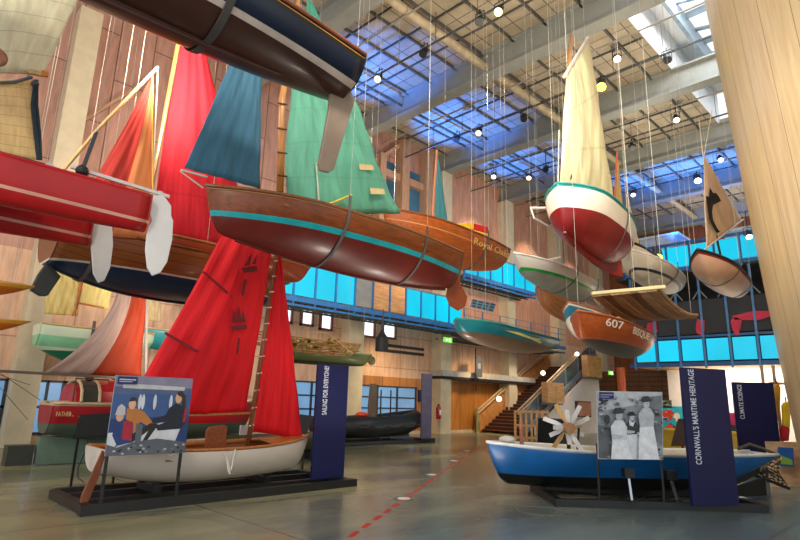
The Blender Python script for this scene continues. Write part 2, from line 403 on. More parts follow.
for y in YS:
    for k in (1,2,3):
        yy=y+k*1.5675; mb.bb((-20.2,yy-.025,15.52),(-6.9,yy+.025,15.6))
struct('trim_21',mb,PUR)
# ceiling pipe running the length of the hall
struct('trim_22',MB().cyl((-12.1,-6,15.0),(-12.1,45,15.0),.17,14),plain('b0a083',.5))
struct('trim_23',MB().cyl((-16.9,2,15.1),(-16.9,45,15.1),.06,8),PUR)
# skylight: white reveal, glazing bars, raking glazing fins
mb=MB(); mb.bb((-6.9,8,15.5),(-6.86,29.1,17.2)); mb.bb((-6.9,8,17.2),(-6.1,29.1,17.3)); 
struct('trim_24',mb,plain('eef0f2',.5,var=.03))
mb=MB(); mb.bb((-6.15,8,16.6),(-6.0,29.1,17.4))
for k in range(0,19):
    y=8.6+k*1.12; mb.bar((-6.1,y,17.3),(-3.2,y-.05,17.3),.05,.3) if k%2==0 else mb.bar((-6.1,y,17.3),(-2.2,y+.9,17.0),.16,.1)
struct('trim_25',mb,plain('8fa2b2',.5))
gl=NT('skylight_glass'); gl.fin(lin('ffffff'),.02); gl.b.inputs['Transmission Weight'].default_value=1; gl.b.inputs['IOR'].default_value=1.01
struct('window_20',MB().bb((-6.1,8,17.5),(-1.5,29.1,17.52)),gl.m)
# curved timber drum on the right, flaring outward with height
def drum():
    t=NT('veneered_drum'); v=t.coord('UV'); sp=t.n('ShaderNodeSeparateXYZ'); t.l(v,sp.inputs[0])
    q=t.math('MULTIPLY',sp.outputs[0],56); fr=t.math('FRACT',q); wn=t.n('ShaderNodeTexWhiteNoise',noise_dimensions='1D'); t.l(t.math('FLOOR',q),wn.inputs['W'])
    ob=t.coord(); n=t.noise(t.mapv(ob,(6,6,.35)),1.2,5,.6)
    base=t.ramp(n,lin('dcbb92'),lin('f2dcb4'),.3,.7); base=t.mix(t.math('MULTIPLY',wn.outputs[0],.4),base,lin('e8d08c'))
    base=t.mix(t.math('MULTIPLY',t.math('LESS_THAN',fr,.02),.7),base,lin('5b4632'))
    return t.fin(base,.36,metal=.25,coat=.1)
mb=MB(); n=110; U=[]; zs=[i*15.5/16 for i in range(17)]
for z in zs:
    R=6.86+.068*z+.0*z
    for k in range(n+1):
        a=2*PI*k/n; mb.v.append((3.97+R*math.cos(a),16.5+R*math.sin(a),z)); U.append((k/n,z/15))
for i in range(16):
    for k in range(n): mb.f.append((i*(n+1)+k,i*(n+1)+k+1,(i+1)*(n+1)+k+1,(i+1)*(n+1)+k)); mb.mi.append(0)
struct('wall_right',mb,drum(),smooth=True,uvs={'UVMap':U})
# ---------------------------------------------------------------- windows in the left wall
DAY=emit('eaf2ff',1.3,1.2); DAYB=emit('7fb0dc',.5,.9)
WF=plain('7d4a36',.5); DF=plain('2d3238',.5)
wn=0
def window(y0,y1,z0,z1,pane,frame,nx=1,nz=1,fr=.06,x=-20.2):
    global wn; wn+=1
    r=bpy.data.objects.new('window_%d'%wn,None); COL.objects.link(r); r.location=(x,(y0+y1)/2,z0); r['kind']='structure'
    mb=MB(); 
    for k in range(nx+1): yy=y0+(y1-y0)*k/nx; mb.bb((x,yy-fr/2,z0-fr/2),(x+.12,yy+fr/2,z1+fr/2))
    for k in range(nz+1): zz=z0+(z1-z0)*k/nz; mb.bb((x,y0-fr/2,zz-fr/2),(x+.12,y1+fr/2,zz+fr/2))
    mb.build('window_frame',frame,r); MB().bb((x+.01,y0,z0),(x+.04,y1,z1)).build('pane',pane,r)
for px0,px1,py0,py1 in ((284,291,302,321),(302,312,305,325),(321,331,310,328),(362,374,318,330),(383,395,320,330)):
    a=AX(px0,py0,-20.15); b=AX(px1,py1,-20.15); z1=a[2]; z1+=.1; z0=min(b[2],z1-.95)
    window(a[1],b[1],z0,z1,DAY,WF,1,1,.1)
a=AX(356,385,-20.15); b=AX(415,411,-20.15); window(a[1],b[1],b[2]-.4,a[2],DAYB,DF,3,3,.07)
a=AX(290,386,-20.15); window(a[1],a[1]+2.2,.6,2.3,DAYB,DF,2,3,.07)
for px0,px1 in ((-40,2),(28,60),(64,100),(150,205)):
    a=AX(px0,405,-20.15); b=AX(px1,405,-20.15); window(a[1],b[1],.35,1.9,DAYB,DF,2,2,.07)
# timber gable window high on the left wall
TB=wood('b98f6d',(8,8,1.2),.5); 
mb=MB()
for px,py,w in ((379,155,.4),(402,142,.55),(425,150,.55)):
    p=AX(px,py,-20.0); mb.bb((-20.2,p[1]-w/2,9.0),(-19.6,p[1]+w/2,p[2]))
a=AX(379,162,-19.9); b=AX(431,158,-19.9); mb.bb((-20.2,a[1],13.0),(-19.8,b[1],13.4)); mb.bar(AX(372,163,-20.0),AX(403,143,-20.0),.3,.2)
struct('trim_30',mb,TB)
GD=plain('3c6680',.15,var=.3,scale=.6); 
struct('window_30',MB().bb((-20.19,AX(379,200,-20.1)[1],9.2),(-20.1,AX(425,200,-20.1)[1],14.0)),GD)
# dark louvre slots beside the lower windows
mb=MB()
for py in (345,350.5):
    a=AX(386,py,-20.15); b=AX(424,py,-20.15); mb.bb((-20.2,a[1],a[2]-.07),(-20.13,b[1],a[2]+.07))
struct('trim_31',mb,plain('33302c',.7))
struct('baseboard_left',MB().bb((-20.2,16.9,0),(-20.12,26.2,.14)),plain('cbb59a',.5))
# raking timber braces on the upper left wall
struct('trim_32',MB().bar(AX(82,122,-20.1),AX(152,78,-20.1),.25,.1),TB)
# ---------------------------------------------------------------- galleries
BLUEST=plain('2f6fae',.4,var=.1); STEEL=plain('6f7a80',.5); GRATE=plain('57605e',.6); CY=emit('06bfe0',.85,.35); OAK=wood('d9a066',(1,1,6),.45)
def gallery_run(name,label,x,y0,y1,z0,h,kinds,back=1.15,group=None):
    g=thing(name,label,'gallery',(x-back/2,(y0+y1)/2,z0-.6),group=group)
    mb=MB(); mb.bb((x-back,y0,z0-.12),(x,y1,z0-.02)); mb.build('deck',GRATE,g)
    n=len(kinds); w=(y1-y0)/n
    mb=MB()
    for k in range(int((y1-y0)/.32)+1):
        y=y0+.05+k*.32; mb.bar((x-back,y,z0-.34),(x,y,z0-.18),.04,.04); mb.bar((x-back,y,z0-.18),(x,y,z0-.34),.04,.04)
    for xx in (x-back+.05,x-back*.5,x-.05): mb.bar((xx,y0,z0-.34),(xx,y1,z0-.34),.06,.08)
    mb.build('truss',GRATE,g)
    mb=MB(); mb.bar((x+.02,y0,z0-.1),(x+.02,y1,z0-.1),.08,.2); mb.bar((x+.02,y0,z0-.34),(x+.02,y1,z0-.34),.06,.08); mb.build('edge_beam',BLUEST,g)
    for k,kd in enumerate(kinds):
        a=y0+k*w; b=a+w
        MB().bb((x-.03,a-.035,z0-.4),(x+.05,a+.035,z0+h+.05)).build('post',BLUEST,g)
        mm={'c':CY,'o':OAK,'g':GREY}[kd]
        MB().bb((x-.03,a+.05,z0+.06),(x,b-.05,z0+h)).build('glowing_panel' if kd=='c' else 'panel',mm,g)
    MB().bb((x-.05,y0,z0+h+.02),(x+.05,y1,z0+h+.08)).build('handrail',STEEL,g)
    return g
gallery_run('gallery_walkway','steel walkway with cyan lit panels and one orange panel along the left timber wall',-18,8.9,22.4,5.46,1.3,'ccccccgoocccc')
gallery_run('gallery_walkway','higher steel walkway with cyan lit panels past the varnished boats, further down the hall',-18,22.6,29.6,8.3,1.3,'cccccc')
g=thing('gallery_walkway','open grated walkway without panels running on to the top of the stairs','gallery',(-19,28.5,4.7))
MB().bb((-19.9,22.5,5.18),(-18,33,5.28)).build('deck',GRATE,g); MB().bb((-18.02,22.5,5.1),(-17.96,33,5.3)).build('edge_beam',BLUEST,g)
for xx in (-19.8,-18.9,-18.05): MB().bar((xx,22.5,4.9),(xx,33,4.9),.07,.1).build('joist',GRATE,g)
for k in range(26): MB().bar((-19.8,22.6+k*.4,4.9),(-18.05,22.8+k*.4,4.9),.05).build('cross_brace',GRATE,g)
for z in (5.7,6.05,6.4): MB().bar((-18,22.5,z),(-18,33,z),.03).build('handrail',STEEL,g)
for k in range(7): MB().bar((-18,22.6+k*1.6,5.2),(-18,22.6+k*1.6,6.4),.05).build('post',BLUEST,g)
# footbridge at the far end
g=thing('gallery_bridge','lower cyan lit gallery crossing the end of the hall behind grey netting','gallery',(-9,32.5,3.6))
MB().bb((-13.4,32,3.85),(-2,36,4.0)).build('deck',plain('d9b48a',.5),g)
MB().bb((-13.4,31.92,3.8),(-2,32,4.02)).build('edge_beam',plain('2a5e92',.4),g)
MB().bb((-13.4,31.9,5.3),(-2,31.98,5.42)).build('handrail',plain('2a5e92',.4),g)
NET=NT('grey_netting'); NET.fin(lin('4a4a4c'),.8); NET.b.inputs['Alpha'].default_value=.62
PNK=plain('d42f4c',.6)
for k in range(9):
    x=-13.1+k*1.22
    MB().bb((x-.05,31.88,3.7),(x+.05,31.98,8.9)).build('post',plain('4f86b8',.4),g)
    MB().bb((x+.1,31.95,4.1),(x+1.12,31.98,5.22)).build('glowing_panel',CY,g)
    MB().bb((x+.05,31.96,5.5),(x+1.17,31.975,7.3)).build('net_panel',NET.m,g)
    MB().bar((x-.35,31.93,7.35),(x,31.93,7.85),.05).bar((x+.35,31.93,7.35),(x,31.93,7.85),.05).build('bracket',GREY,g)
for px,py,s,sx in ((652,328,.5,.7),(700,327,.5,.6),(736,325,.6,.6),(753,316,.3,1.6)):
    c=AY(px,py,31.9); rr=random.Random(px); poly=[(c[0]+sx*.6*math.cos(a)*rr.uniform(.5,1.1),31.9,c[2]+s*math.sin(a)*rr.uniform(.6,1.1)) for a in [2*PI*k/9 for k in range(9)]]
    MB().prism(poly,(0,.02,0)).build('printed_shape',PNK,g)
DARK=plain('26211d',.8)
struct('wall_back',MB().bb((-14,37,4),(2,37.2,9)),DARK)
struct('trim_40',MB().bb((-14,32,8.9),(2,37,9.1)),plain('3f3a36',.7))
g=thing('upper_gallery','upper cyan lit gallery crossing the end of the hall under the far roof','gallery',(-9,32.3,9.1))
for k in range(9):
    x=-13.4+k*1.22
    MB().bb((x+.06,31.95,9.25),(x+1.16,31.98,10.4)).build('glowing_panel',CY,g)
    MB().bb((x-.05,31.9,8.9),(x+.05,31.98,10.6)).build('post',BLUEST,g)
MB().bb((-13.4,31.9,9.0),(-2,31.98,9.2)).build('edge_beam',BLUEST,g)
MB().bb((-13.4,31.9,10.5),(-2,32,10.65)).build('handrail',BLUEST,g)
for (px0,px1,py0,py1,lb) in ((640,676,241,262,'white exhibition cabin on the upper gallery beside the cream dinghy'),(724,756,233,262,'white exhibition cabin on the upper gallery behind the printed sail')):
    a=AY(px0,py0,34);b=AY(px1,py1,34); h=thing('exhibition_cabin',lb,'cabin',((a[0]+b[0])/2,34.5,9.1))
    MB().bb((a[0],34,9.1),(b[0],36,a[2])).build('body',plain('cfcdd6',.6),h); MB().bb((a[0]-.2,33.9,a[2]),(b[0]+.3,36,a[2]+.15)).build('roof',WHITE,h)
# rooms below the bridge
struct('wall_far',MB().bb((-12.6,35.2,0),(-2.9,35.4,3.85)),plain('f0e3d6',.6,var=.03))
struct('wall_far',MB().bb((-20,38,0),(-12.6,38.2,4)),panelwall('8a5a35',3,.3,'3a2416',.2,0,.6))
o=MB().cyl(AY(622,390,33)*np.array([1,1,0]),AY(622,390,33)*np.array([1,1,0])+np.array([0,0,3.9]),.24,20); struct('trim_41',o,plain('d2602a',.4))
# ---------------------------------------------------------------- staircase
st=thing('staircase','timber staircase with glass sides rising to the galleries at the end of the hall','staircase',(-18.6,26.3,0))
TR=wood('8a4a26',(1,8,8),.4); 
for k in range(22):
    y=26.4+k*.34; z=.18*(k+1)
    MB().bb((-19.75,y,z-.04),(-17.0,y+.36,z)).build('tread',TR,st); 
    MB().bb((-19.75,y+.33,z-.0),(-17.0,y+.35,z+.15)).build('riser',plain('2b1d16',.6),st)
STW=wood('c98a4e',(6,2,2),.4)
def slope(x,z0,y0=26.1,y1=34.2,k=.53): return (x,y0,z0),(x,y1,z0+(y1-y0)*k)
p,q=slope(-19.85,.0); MB().prism([(-19.85,26.3,-.0),(-19.85,34.2,4.0),(-19.85,34.2,5.1),(-19.85,26.2,.9)],(.06,0,0)).build('side_panel',STW,st)
for dz in (1.28,1.08): p,q=slope(-19.75,dz); MB().bar(p,q,.07,.07).build('handrail',plain('d9b98c',.35),st)
for dz in (1.28,1.08): p,q=slope(-16.95,dz,25.8,35); MB().bar(p,q,.07,.07).build('handrail',plain('c9a886',.35),st)
GB=NT('smoked_glass'); GB.fin(lin('5d666e'),.15); GB.b.inputs['Alpha'].default_value=.75
MB().prism([(-16.92,26.1,.25),(-16.92,35,4.95),(-16.92,35,5.85),(-16.92,26.0,1.15)],(.02,0,0)).build('glass_side',GB.m,st)
MB().prism([(-16.86,26.3,-.0),(-16.86,35,4.6),(-16.86,35,4.95),(-16.86,26.1,.25)],(.06,0,0)).build('stringer',STEEL,st)
for k in range(6):
    y=26.1+k*1.6; MB().bb((-16.98,y-.04,.5*(y-26.1)),(-16.88,y+.04,.53*(y-26.1)+1.25)).build('post',STEEL,st)
p=AX(478,408,-19.8); MB().bb((-19.85,26.0,0),(-19.75,26.12,1.35)).build('post',plain('9a9a6a',.4),st)
struct('wall_stairs',MB().prism([(-16.83,27.2,0),(-16.83,35,0),(-16.83,35,4.35),(-16.83,27.2,.4)],(.06,0,0)),plain('d9d2cb',.6,var=.04))
for px0,px1,py0,py1,lb in ((542,559,382,403,'oak box panel fixed to the stair side, lower of the two'),(582,597,355,378,'oak box panel fixed to the stair side, upper of the two')):
    a=AX(px0,py0,-16.7);b=AX(px1,py1,-16.7); g=thing('stair_box',lb,'panel',(-16.5,(a[1]+b[1])/2,b[2]),group='oak boxes on the stair side')
    w=(b[1]-a[1])/2
    MB().bb((-16.75,a[1],b[2]),(-16.35,a[1]+w-.015,a[2])).build('door',OAK,g); MB().bb((-16.75,a[1]+w+.015,b[2]),(-16.35,b[1],a[2])).build('door',OAK,g)
    MB().bb((-16.8,a[1]-.05,b[2]-.12),(-16.45,b[1]+.05,b[2]-.02)).build('shelf',STEEL,g)
a=AX(576,401,-16.7);b=AX(590,417,-16.7); g=thing('wall_cabinet','small brown framed display case on the white wall under the stairs','display case',(-16.7,(a[1]+b[1])/2,b[2]))
MB().bb((-16.78,a[1],b[2]),(-16.6,b[1],a[2])).build('frame',plain('3a2c26',.5),g); MB().bb((-16.62,a[1]+.06,b[2]+.06),(-16.58,b[1]-.06,a[2]-.06)).build('board',plain('c08a70',.5),g)
for px,py,lb in ((499,399,'lowest glowing lamp on the stair side, above the treads'),(543,373,'middle glowing lamp by the stair handrail'),(577,354,'highest glowing lamp by the top of the stairs')):
    c=AX(px,py,-16.8); g=thing('stair_lamp',lb,'lamp',c,group='lamps along the stairs')
    MB().ball(c,.13,10).build('bulb',emit('fff0d8',2.6),g,smooth=True); MB().bb((-16.95,c[1]-.04,c[2]-.03),(-16.85,c[1]+.04,c[2]+.03)).build('bracket',STEEL,g)
# mezzanine ledge
a=AX(443,372,-19.3); b=AX(527,386,-19.3)
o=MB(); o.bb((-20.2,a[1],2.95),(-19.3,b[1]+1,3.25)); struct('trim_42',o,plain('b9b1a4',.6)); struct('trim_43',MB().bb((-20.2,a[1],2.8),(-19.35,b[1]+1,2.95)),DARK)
g=thing('hanging_banner','grey banner hanging above the mezzanine ledge left of the stairs','banner',AX(479,378,-19)); c=AX(479,367,-19)
MB().bb((-19.02,c[1]-.28,c[2]-.55),(-18.98,c[1]+.28,c[2]+.55)).build('cloth',plain('4a5058',.6),g); MB().bb((-18.98,c[1]-.12,c[2]-.1),(-18.97,c[1]+.12,c[2]+.2)).build('printed_badge',plain('8a9298',.6),g)
MB().cyl((-19,c[1]-.3,c[2]-1.3),(-19,c[1]-.3,c[2]+1.),.03,6).build('pole',BLACK,g)
# exit signs
def exitsign(px,py,x,lb):
    c=AX(px,py,x); g=thing('exit_sign',lb,'exit sign',c,group='green exit signs')
    lb_=MB().bb((x-.04,c[1]-.3,c[2]-.12),(x+.02,c[1]+.3,c[2]+.12)).build('lightbox',emit('5fd02a',1.1),g)
    w=emit('f4fff0',1.6); mb=MB(); y=c[1]; z=c[2]
    mb.prism([(x+.03,y-.2,z),(x+.03,y-.12,z+.06),(x+.03,y-.12,z-.06)],(.01,0,0)); mb.bb((x+.025,y-.13,z-.02),(x+.035,y-.02,z+.02)); mb.ball((x+.03,y+.09,z+.06),.025,6); mb.bar((x+.03,y+.08,z+.04),(x+.03,y+.1,z-.03),.01,.05,up=(1,0,0)); mb.bar((x+.03,y+.1,z-.03),(x+.03,y+.04,z-.08),.01,.03,up=(1,0,0)); mb.bar((x+.03,y+.1,z-.03),(x+.03,y+.17,z-.08),.01,.03,up=(1,0,0))
    mb.build('running_figure',w,lb_)
exitsign(448,340,-17.5,'green running figure exit sign under the walkway by the cream column')
exitsign(611,373,-15.5,'green exit sign beside the orange column under the bridge')
# fire extinguisher
c=AX(438.5,412,-19.3); g=thing('fire_extinguisher','red fire extinguisher on the foot of the cream column left of the stairs','fire extinguisher',(c[0],c[1],c[2]-.3)); z=c[2]
RED=plain('b3202a',.3)
MB().tube([(c[0],c[1],z-.35),(c[0],c[1],z+.2),(c[0],c[1],z+.28),(c[0],c[1],z+.32)],[.13,.13,.08,.04],14).build('cylinder',RED,g,smooth=True)
MB().bb((c[0]-.05,c[1]-.02,z+.32),(c[0]+.05,c[1]+.02,z+.4)).build('handle',BLACK,g); MB().tube([(c[0],c[1],z+.33),(c[0]+.1,c[1]-.2,z+.2),(c[0]+.08,c[1]-.2,z-.1)],.02,6).build('hose',BLACK,g); MB().bb((c[0]+.1,c[1]-.06,z-.15),(c[0]+.135,c[1]+.06,z+.1)).build('paper_label',WHITE,g)
# ---------------------------------------------------------------- lighting bars and spotlights
BARM=plain('4b4a48',.5)
for i,y in enumerate((13.27,19.55,25.75,32.05)):
    g=thing('lighting_bar',['slim lighting bar nearest the camera, above the first beam','slim lighting bar between the first and second roof beams in view','slim lighting bar beyond the second roof beam','farthest slim lighting bar, in the blue lit bay'][i],'lighting bar',(-13,y,14.2),group='lighting bars under the ceiling')
    MB().bar((-20,y,14.35),(-4,y,14.35),.06,.06).build('pipe',BARM,g)
    MB().cyl((-20,y-1.4,14.75),(-4.2,y-1.4,14.75),.035,6).build('conduit',plain('8d8778',.5),g)
    for k in range(9): MB().cyl((-19.5+k*1.9,y,14.35),(-19.5+k*1.9,y,15.6),.012,5).build('hanger',BARM,g)
SPC=[(424,52,0,'black can spotlight below the slanting ceiling pipe'),(480,20,0,'black can spotlight left of the bright yellow one at the top of the picture'),(499,10,2,'bright yellow glowing spotlight at the top middle of the picture'),(379,77,2,'glowing spotlight over the blue lit ceiling just right of the navy hull'),(457,138,0,'dark spotlight against the first blue lit ceiling bay'),(479,131,2,'glowing spotlight in the first blue lit ceiling bay'),(524,117,0,'small dark spotlight left of the tall cream sail'),(494,175,1,'pale glowing spotlight over the blue bay above the salmon wall'),(529,176,2,'warm glowing spotlight in the second blue bay'),(546,168,0,'black spotlight just left of the cream sail mast'),(601,84,3,'large yellow green glowing spotlight right of the cream sail'),(617,57,1,'white glowing spotlight nearest the skylight edge'),(632,146,0,'black spotlight hanging right of the cream sail'),(667,58,0,'black spotlight hanging in front of the skylight'),(676,118,1,'small white glowing spotlight under the second skylight bay'),(720,158,1,'pale glowing spotlight over the printed sail'),(697,178,3,'yellow glowing spotlight just left of the printed sail'),(633,193,2,'warm glowing spotlight in the third blue bay'),(748,234,1,'bright white spotlight beside the timber drum'),(657,253,3,'yellow glowing spotlight above the cream dinghy')]
LE=[None,emit('fff2e0',3.5),emit('ffd98a',3.2),emit('f0e84a',3.5)]
for i,(px,py,k,lb) in enumerate(SPC):
    bar=[13.27,19.55,25.75,32.05]; best=None
    for y in bar:
        c=AY(px,py,y)
        if best is None or abs(c[2]-13.95)<abs(best[2]-13.95): best=c
    if px==748: best=AD(748,234,24)
    if px==657: best=AD(657,253,22)
    c=best; s=1.35 if k==3 else 1
    g=thing('spotlight',lb,'spotlight',c,group='spotlights under the ceiling')
    dz=.22*s; tilt=Vector((.25,-.55,-.8)).normalized(); c=V3(c)
    MB().tube([c-tilt*dz,c-tilt*dz*.2,c+tilt*dz],[.09*s,.14*s,.15*s],14).build('housing',BLACK,g,smooth=False)
    MB().bar(c+Vector((.17,0,-.05)),c+Vector((.17,0,.3)),.03,.02).bar(c+Vector((-.17,0,-.05)),c+Vector((-.17,0,.3)),.03,.02).bar(c+Vector((-.17,0,.3)),c+Vector((.17,0,.3)),.03,.02).bar(c+Vector((0,0,.3)),c+Vector((0,0,.42 if abs(c.z-13.95)<.4 else 1.1)),.03).build('bracket',BLACK,g)
    MB().cyl(c+tilt*dz*.98,c+tilt*(dz*1.02+.01),.135*s,14).build('lens',LE[k] if k else BLACK,g)
# ---------------------------------------------------------------- light
w=bpy.data.worlds.new('world'); scene.world=w; w.use_nodes=True; bg=w.node_tree.nodes['Background']; bg.inputs[0].default_value=(.93,.96,1,1); bg.inputs[1].default_value=.98
def area(loc,target,size,power,col,sy=None,spread=None):
    l=bpy.data.lights.new('lamp','AREA'); l.energy=power; l.color=col; l.size=size
    if sy: l.shape='RECTANGLE'; l.size_y=sy
    if spread: l.spread=spread
    o=bpy.data.objects.new('lamp',l); COL.objects.link(o); o.location=V3(loc); o.rotation_euler=(V3(target)-V3(loc)).to_track_quat('-Z','Y').to_euler(); return o
def spot(loc,target,power,col,ang=60,blend=.6,size=.2):
    l=bpy.data.lights.new('lamp','SPOT'); l.energy=power; l.color=col; l.spot_size=math.radians(ang); l.spot_blend=blend; l.shadow_soft_size=size
    o=bpy.data.objects.new('lamp',l); COL.objects.link(o); o.location=V3(loc); o.rotation_euler=(V3(target)-V3(loc)).to_track_quat('-Z','Y').to_euler(); return o
BL=(.01,.2,1.)
for x,y,tx,ty,p,an in ((-17.8,13.6,-16.5,14.2,2300,75),(-17.6,20,-16.6,20.4,2300,80),(-17.6,26,-16.8,26.2,1900,80),(-13,32,-12.5,32.3,1800,85),(-8.5,32,-8.3,32.3,1800,85)):
    spot((x,y,11.8),(tx,ty,15.5),p*1.0,BL,an,.5)
spot((-10,31.8,11),(-10,35.2,15),1500,BL,100)
WA=(1,.80,.55)
for y,z in ((26,11.5),(32,11.3),(38,11)): spot((-17.6,y,z+2.2),(-20.2,y+.3,z-1.5),420,WA,75,.7)
for y in (18,25): spot((-17,y,4.6),(-20.2,y+1,1.2),350,(1,.72,.38),90,.8)
area((-4,19,17.2),(-6,19,0),4,2600,(.9,.95,1),18)
for x,y,p in ((-9,12.5,600),(-7,19.5,550),(-9,26,650),(-8,5,700),(-9,38,800)):  # added uplights without fixtures, to brighten the ceiling
    spot((x,y,10.5),(x-.5,y+.5,15.6),p,(1,.86,.68),150,.8,.4)
spot((-1,4.5,5.5),(-4.2,15,6.8),1100,(1,.93,.85),50,.7,.4)  # added spot, no fixture, brightening the printed sail
# uplights in the floor discs
for px,py in ((404,499),(432,475),(454,461),(467,451)):
    c=AG(px,py,0); spot((c[0],c[1],.03),(c[0]+.3,c[1]+1,6),260,(1,.9,.78),150,.6,.4)
spot((-9.6,-.5,7.5),(-11,5,4.5),480,(1,.9,.75),100,.7,.4)  # added spot without a fixture, for the sails at the left
spot((-3.5,6,9.5),(-6,11,6.5),1300,(1,.9,.7),80,.7,.4)  # unseen spot added to lift the tall cream sail
spot((-3,-1.5,6.8),(-7.5,1,5),330,(1,.9,.72),90,.7,.4)  # spot added on the camera side for the top left cream sail
spot((-2.5,3,8.5),(-7.5,7,6),650,(1,.95,.85),80,.7,.4)  # spot added to lighten the green sail, not a modelled lamp
area((-8,33.7,3.6),(-8,35.2,1.5),6,220,(1,.9,.78),1)
spot((-16.2,30,6),(-18,29,1),500,(1,.85,.65),80)
for x,y,tx,ty,tz,p in ((-9,3,-20,5,11,1500),(-10,11,-20,12,10,1300),(-13,18,-20,20,11,900),(-12,6,-20,8,3.5,700),(-13,26,-20.2,29,9,700)):  # added wall washers with no fixtures, lifting the left timber wall
    spot((x,y,8 if tz>5 else 3),(tx,ty,tz),p,(1,.84,.7),110,.8,.4)
spot((-7,5,7),(-3.5,14,9),900,(1,.9,.72),80,.8,.4)  # extra spot added to brighten the timber drum
scene.view_settings.view_transform='Standard'; scene.view_settings.look='None'; scene.view_settings.gamma=1; scene.view_settings.exposure=.55
# ================================================================ HANGING BOATS
def rootfor(h,name,label,cat='boat',group=None):
    c=h.pt(.5,0,-h.depth); return thing(name,label,cat,c,group)
def A2(px,py,x): return AX(px,py,x)
def edge_rope(root,a,b,r=.012,sag=0,mat=None,name='rope'):
    a=V3(a);b=V3(b); pts=[a.lerp(b,i/8)+Vector((0,0,-sag*4*(i/8)*(1-i/8))) for i in range(9)]
    return MB().tube(pts,r,5).build(name,mat or ROPE,root)
def cables(root,pts,r=.004):
    mb=MB()
    for p in pts: mb.cyl(p,(p[0],p[1],15.4),r,5)
    return mb.build('suspension_cable',CABLE,root)
# A: navy yacht overhead
h=Hull((-5.55,4.25),(-5.75,-2.2),6.08,.56,1.4,transom=.72,stem=.25,sb=.2,ss=.0,rock=.12,az=.9,ax=.85,fm=.4,sternrise=.12)
g=rootfor(h,'sailing_yacht','navy yacht hull with a white waterline hanging overhead at the top left')
hm=hullmat('0b1c33',[('h',-1,.30,'44261e'),('h',.30,.40,'c8b8ac'),('s',-1,.20,'141414'),('s',.085,.105,'c98a2e')],0,.25,var=.1)
h.shell(g,hm,INW); h.transom(g,hullmat('101c30')); h.gunwale(g,plain('8a4a30',.4),.03); h.deck(g,wood('a87040',(8,1,8)))
h.pxplate(g,plain('8a7868',.5),[(330,88),(350,90),(354,101),(333,170),(328,173),(320,171),(318,164),(328,110)],.05)
h.strap(g,plain('4b4744',.8),.30,.09,.2); h.fin(g,hullmat('4a2c24'),.15,.75,.02,.12,.08)
# B: red catamaran
hulls=[]
zc=4.0
sA=AG(147,197,zc); sB=AG(91,214,zc+.0)
g=thing('catamaran','bright red catamaran hull pair with white rudders hanging at the left edge','boat',(sA[0]-.6,sA[1]-2,zc-.4))
cm=hullmat('b01418',[('h',.30,.37,'d9a08c')],0,.18,var=.08)
for sxy,nm in ((sA,0),(sB,1)):
    h=Hull((sxy[0]-.0,sxy[1]),(sxy[0]-.0,sxy[1]-5.4),zc,.52,.42,transom=.7,stem=.1,sb=.1,ss=0,rock=.15,az=.9,ax=.7,fm=.5,bowfull=1.5)
    h.shell(g,cm,RED if False else plain('a81a1c',.3),name='float_hull'); h.transom(g,cm); h.deck(g,cm)
    hulls.append(h)
    s=1.0
    h.pxplate(g,plain('e4e1de',.35,var=.05),[(148,196),(163,195),(171,206),(171,216),(173,221),(172,240),(167,262),(160,273),(152,276),(147,268),(145,250),(147,228),(151,221),(149,213)] if nm==0 else [(92,221),(112,222),(113,245),(110,268),(104,281),(98,283),(93,274),(91,250),(91,238)],.035)
a=hulls[0];b=hulls[1]
MB().bar(a.pt(-.03,0,.1),b.pt(-.03,0,.1),.05,.05).build('rudder_crossbar',plain('cfccc8',.3),g)
for hh in (a,b): MB().bar(hh.pt(-.05,0,.08),hh.pt(.16,.05,.14),.035,.04).build('tiller',plain('d5d2cd',.3),g)
for t in (.2,.62): MB().cyl(a.pt(t,0,.05),b.pt(t,0,.05),.05,12).build('crossbeam',plain('b9bbbd',.3,metal=.6),g)
MB().prism([a.pt(.2,0,.07),a.pt(.62,0,.07),b.pt(.62,0,.07),b.pt(.2,0,.07)],(0,0,.01)).build('trampoline',plain('2a2b2e',.8),g)
p=V3(AG(82,171,zc+.1)); q=V3(AX(96,133,p.x)); MB().bar(p,q,.09,.03).build('strap',plain('3c4048',.7),g)
MB().ball(p,.07,8).build('deck_fitting',BLACK,g); cables(g,[q])
c=V3(AG(97,177,zc+.12)); MB().tube([c+Vector((.0,.10*math.cos(2*PI*k/16),.06*math.sin(2*PI*k/16)))for k in range(17)],.01,5,False).build('hatch_ring',plain('b07a70',.4),g)
# its cream sail
x=-7.45
sail(g,[A2(-30,72,x),A2(43,75,x),A2(82,-8,x),A2(-30,-30,x)],cloth('fffae0',seams=5,trans=.55,wr=.15),.1,.008,seed=2)
sail(g,[A2(-30,150,x),A2(38,160,x),A2(33,80,x),A2(-30,77,x)],cloth('ffe0a4',seams=8,trans=.42,wr=.15,stitch=.5),.06,.006,seed=3)
MB().bar(A2(-40,57,x),A2(45,75,x),.05).build('boom',SPARL,g)
MB().bar(A2(41,73,x),A2(48,75,x),.055).build('boom_tip',plain('e8862a',.4),g)
MB().tube([A2(-5,83,x+.05),A2(15,82,x+.05),A2(32,77,x+.05)],.02,6).build('rope',plain('5b5f60',.7),g)
for dx,dx2 in ((0,0),(5,7),(2,4)): MB().tube([A2(35+dx*.4,80,x+.06),A2(32+dx,105,x+.06),A2(35+dx,135,x+.06),A2(38+dx*.6,160,x+.06)],.016,6).build('block_and_tackle_rope',plain('243238',.8),g)
MB().ball(A2(35,84,x+.06),.045,8).build('pulley_block',plain('3a3d40',.4),g)
cables(g,[A2(47,160,x)])
g=thing('wooden_paddle','rounded brown wooden blade end poking in at the left edge','paddle',AD(2,60,4.6))
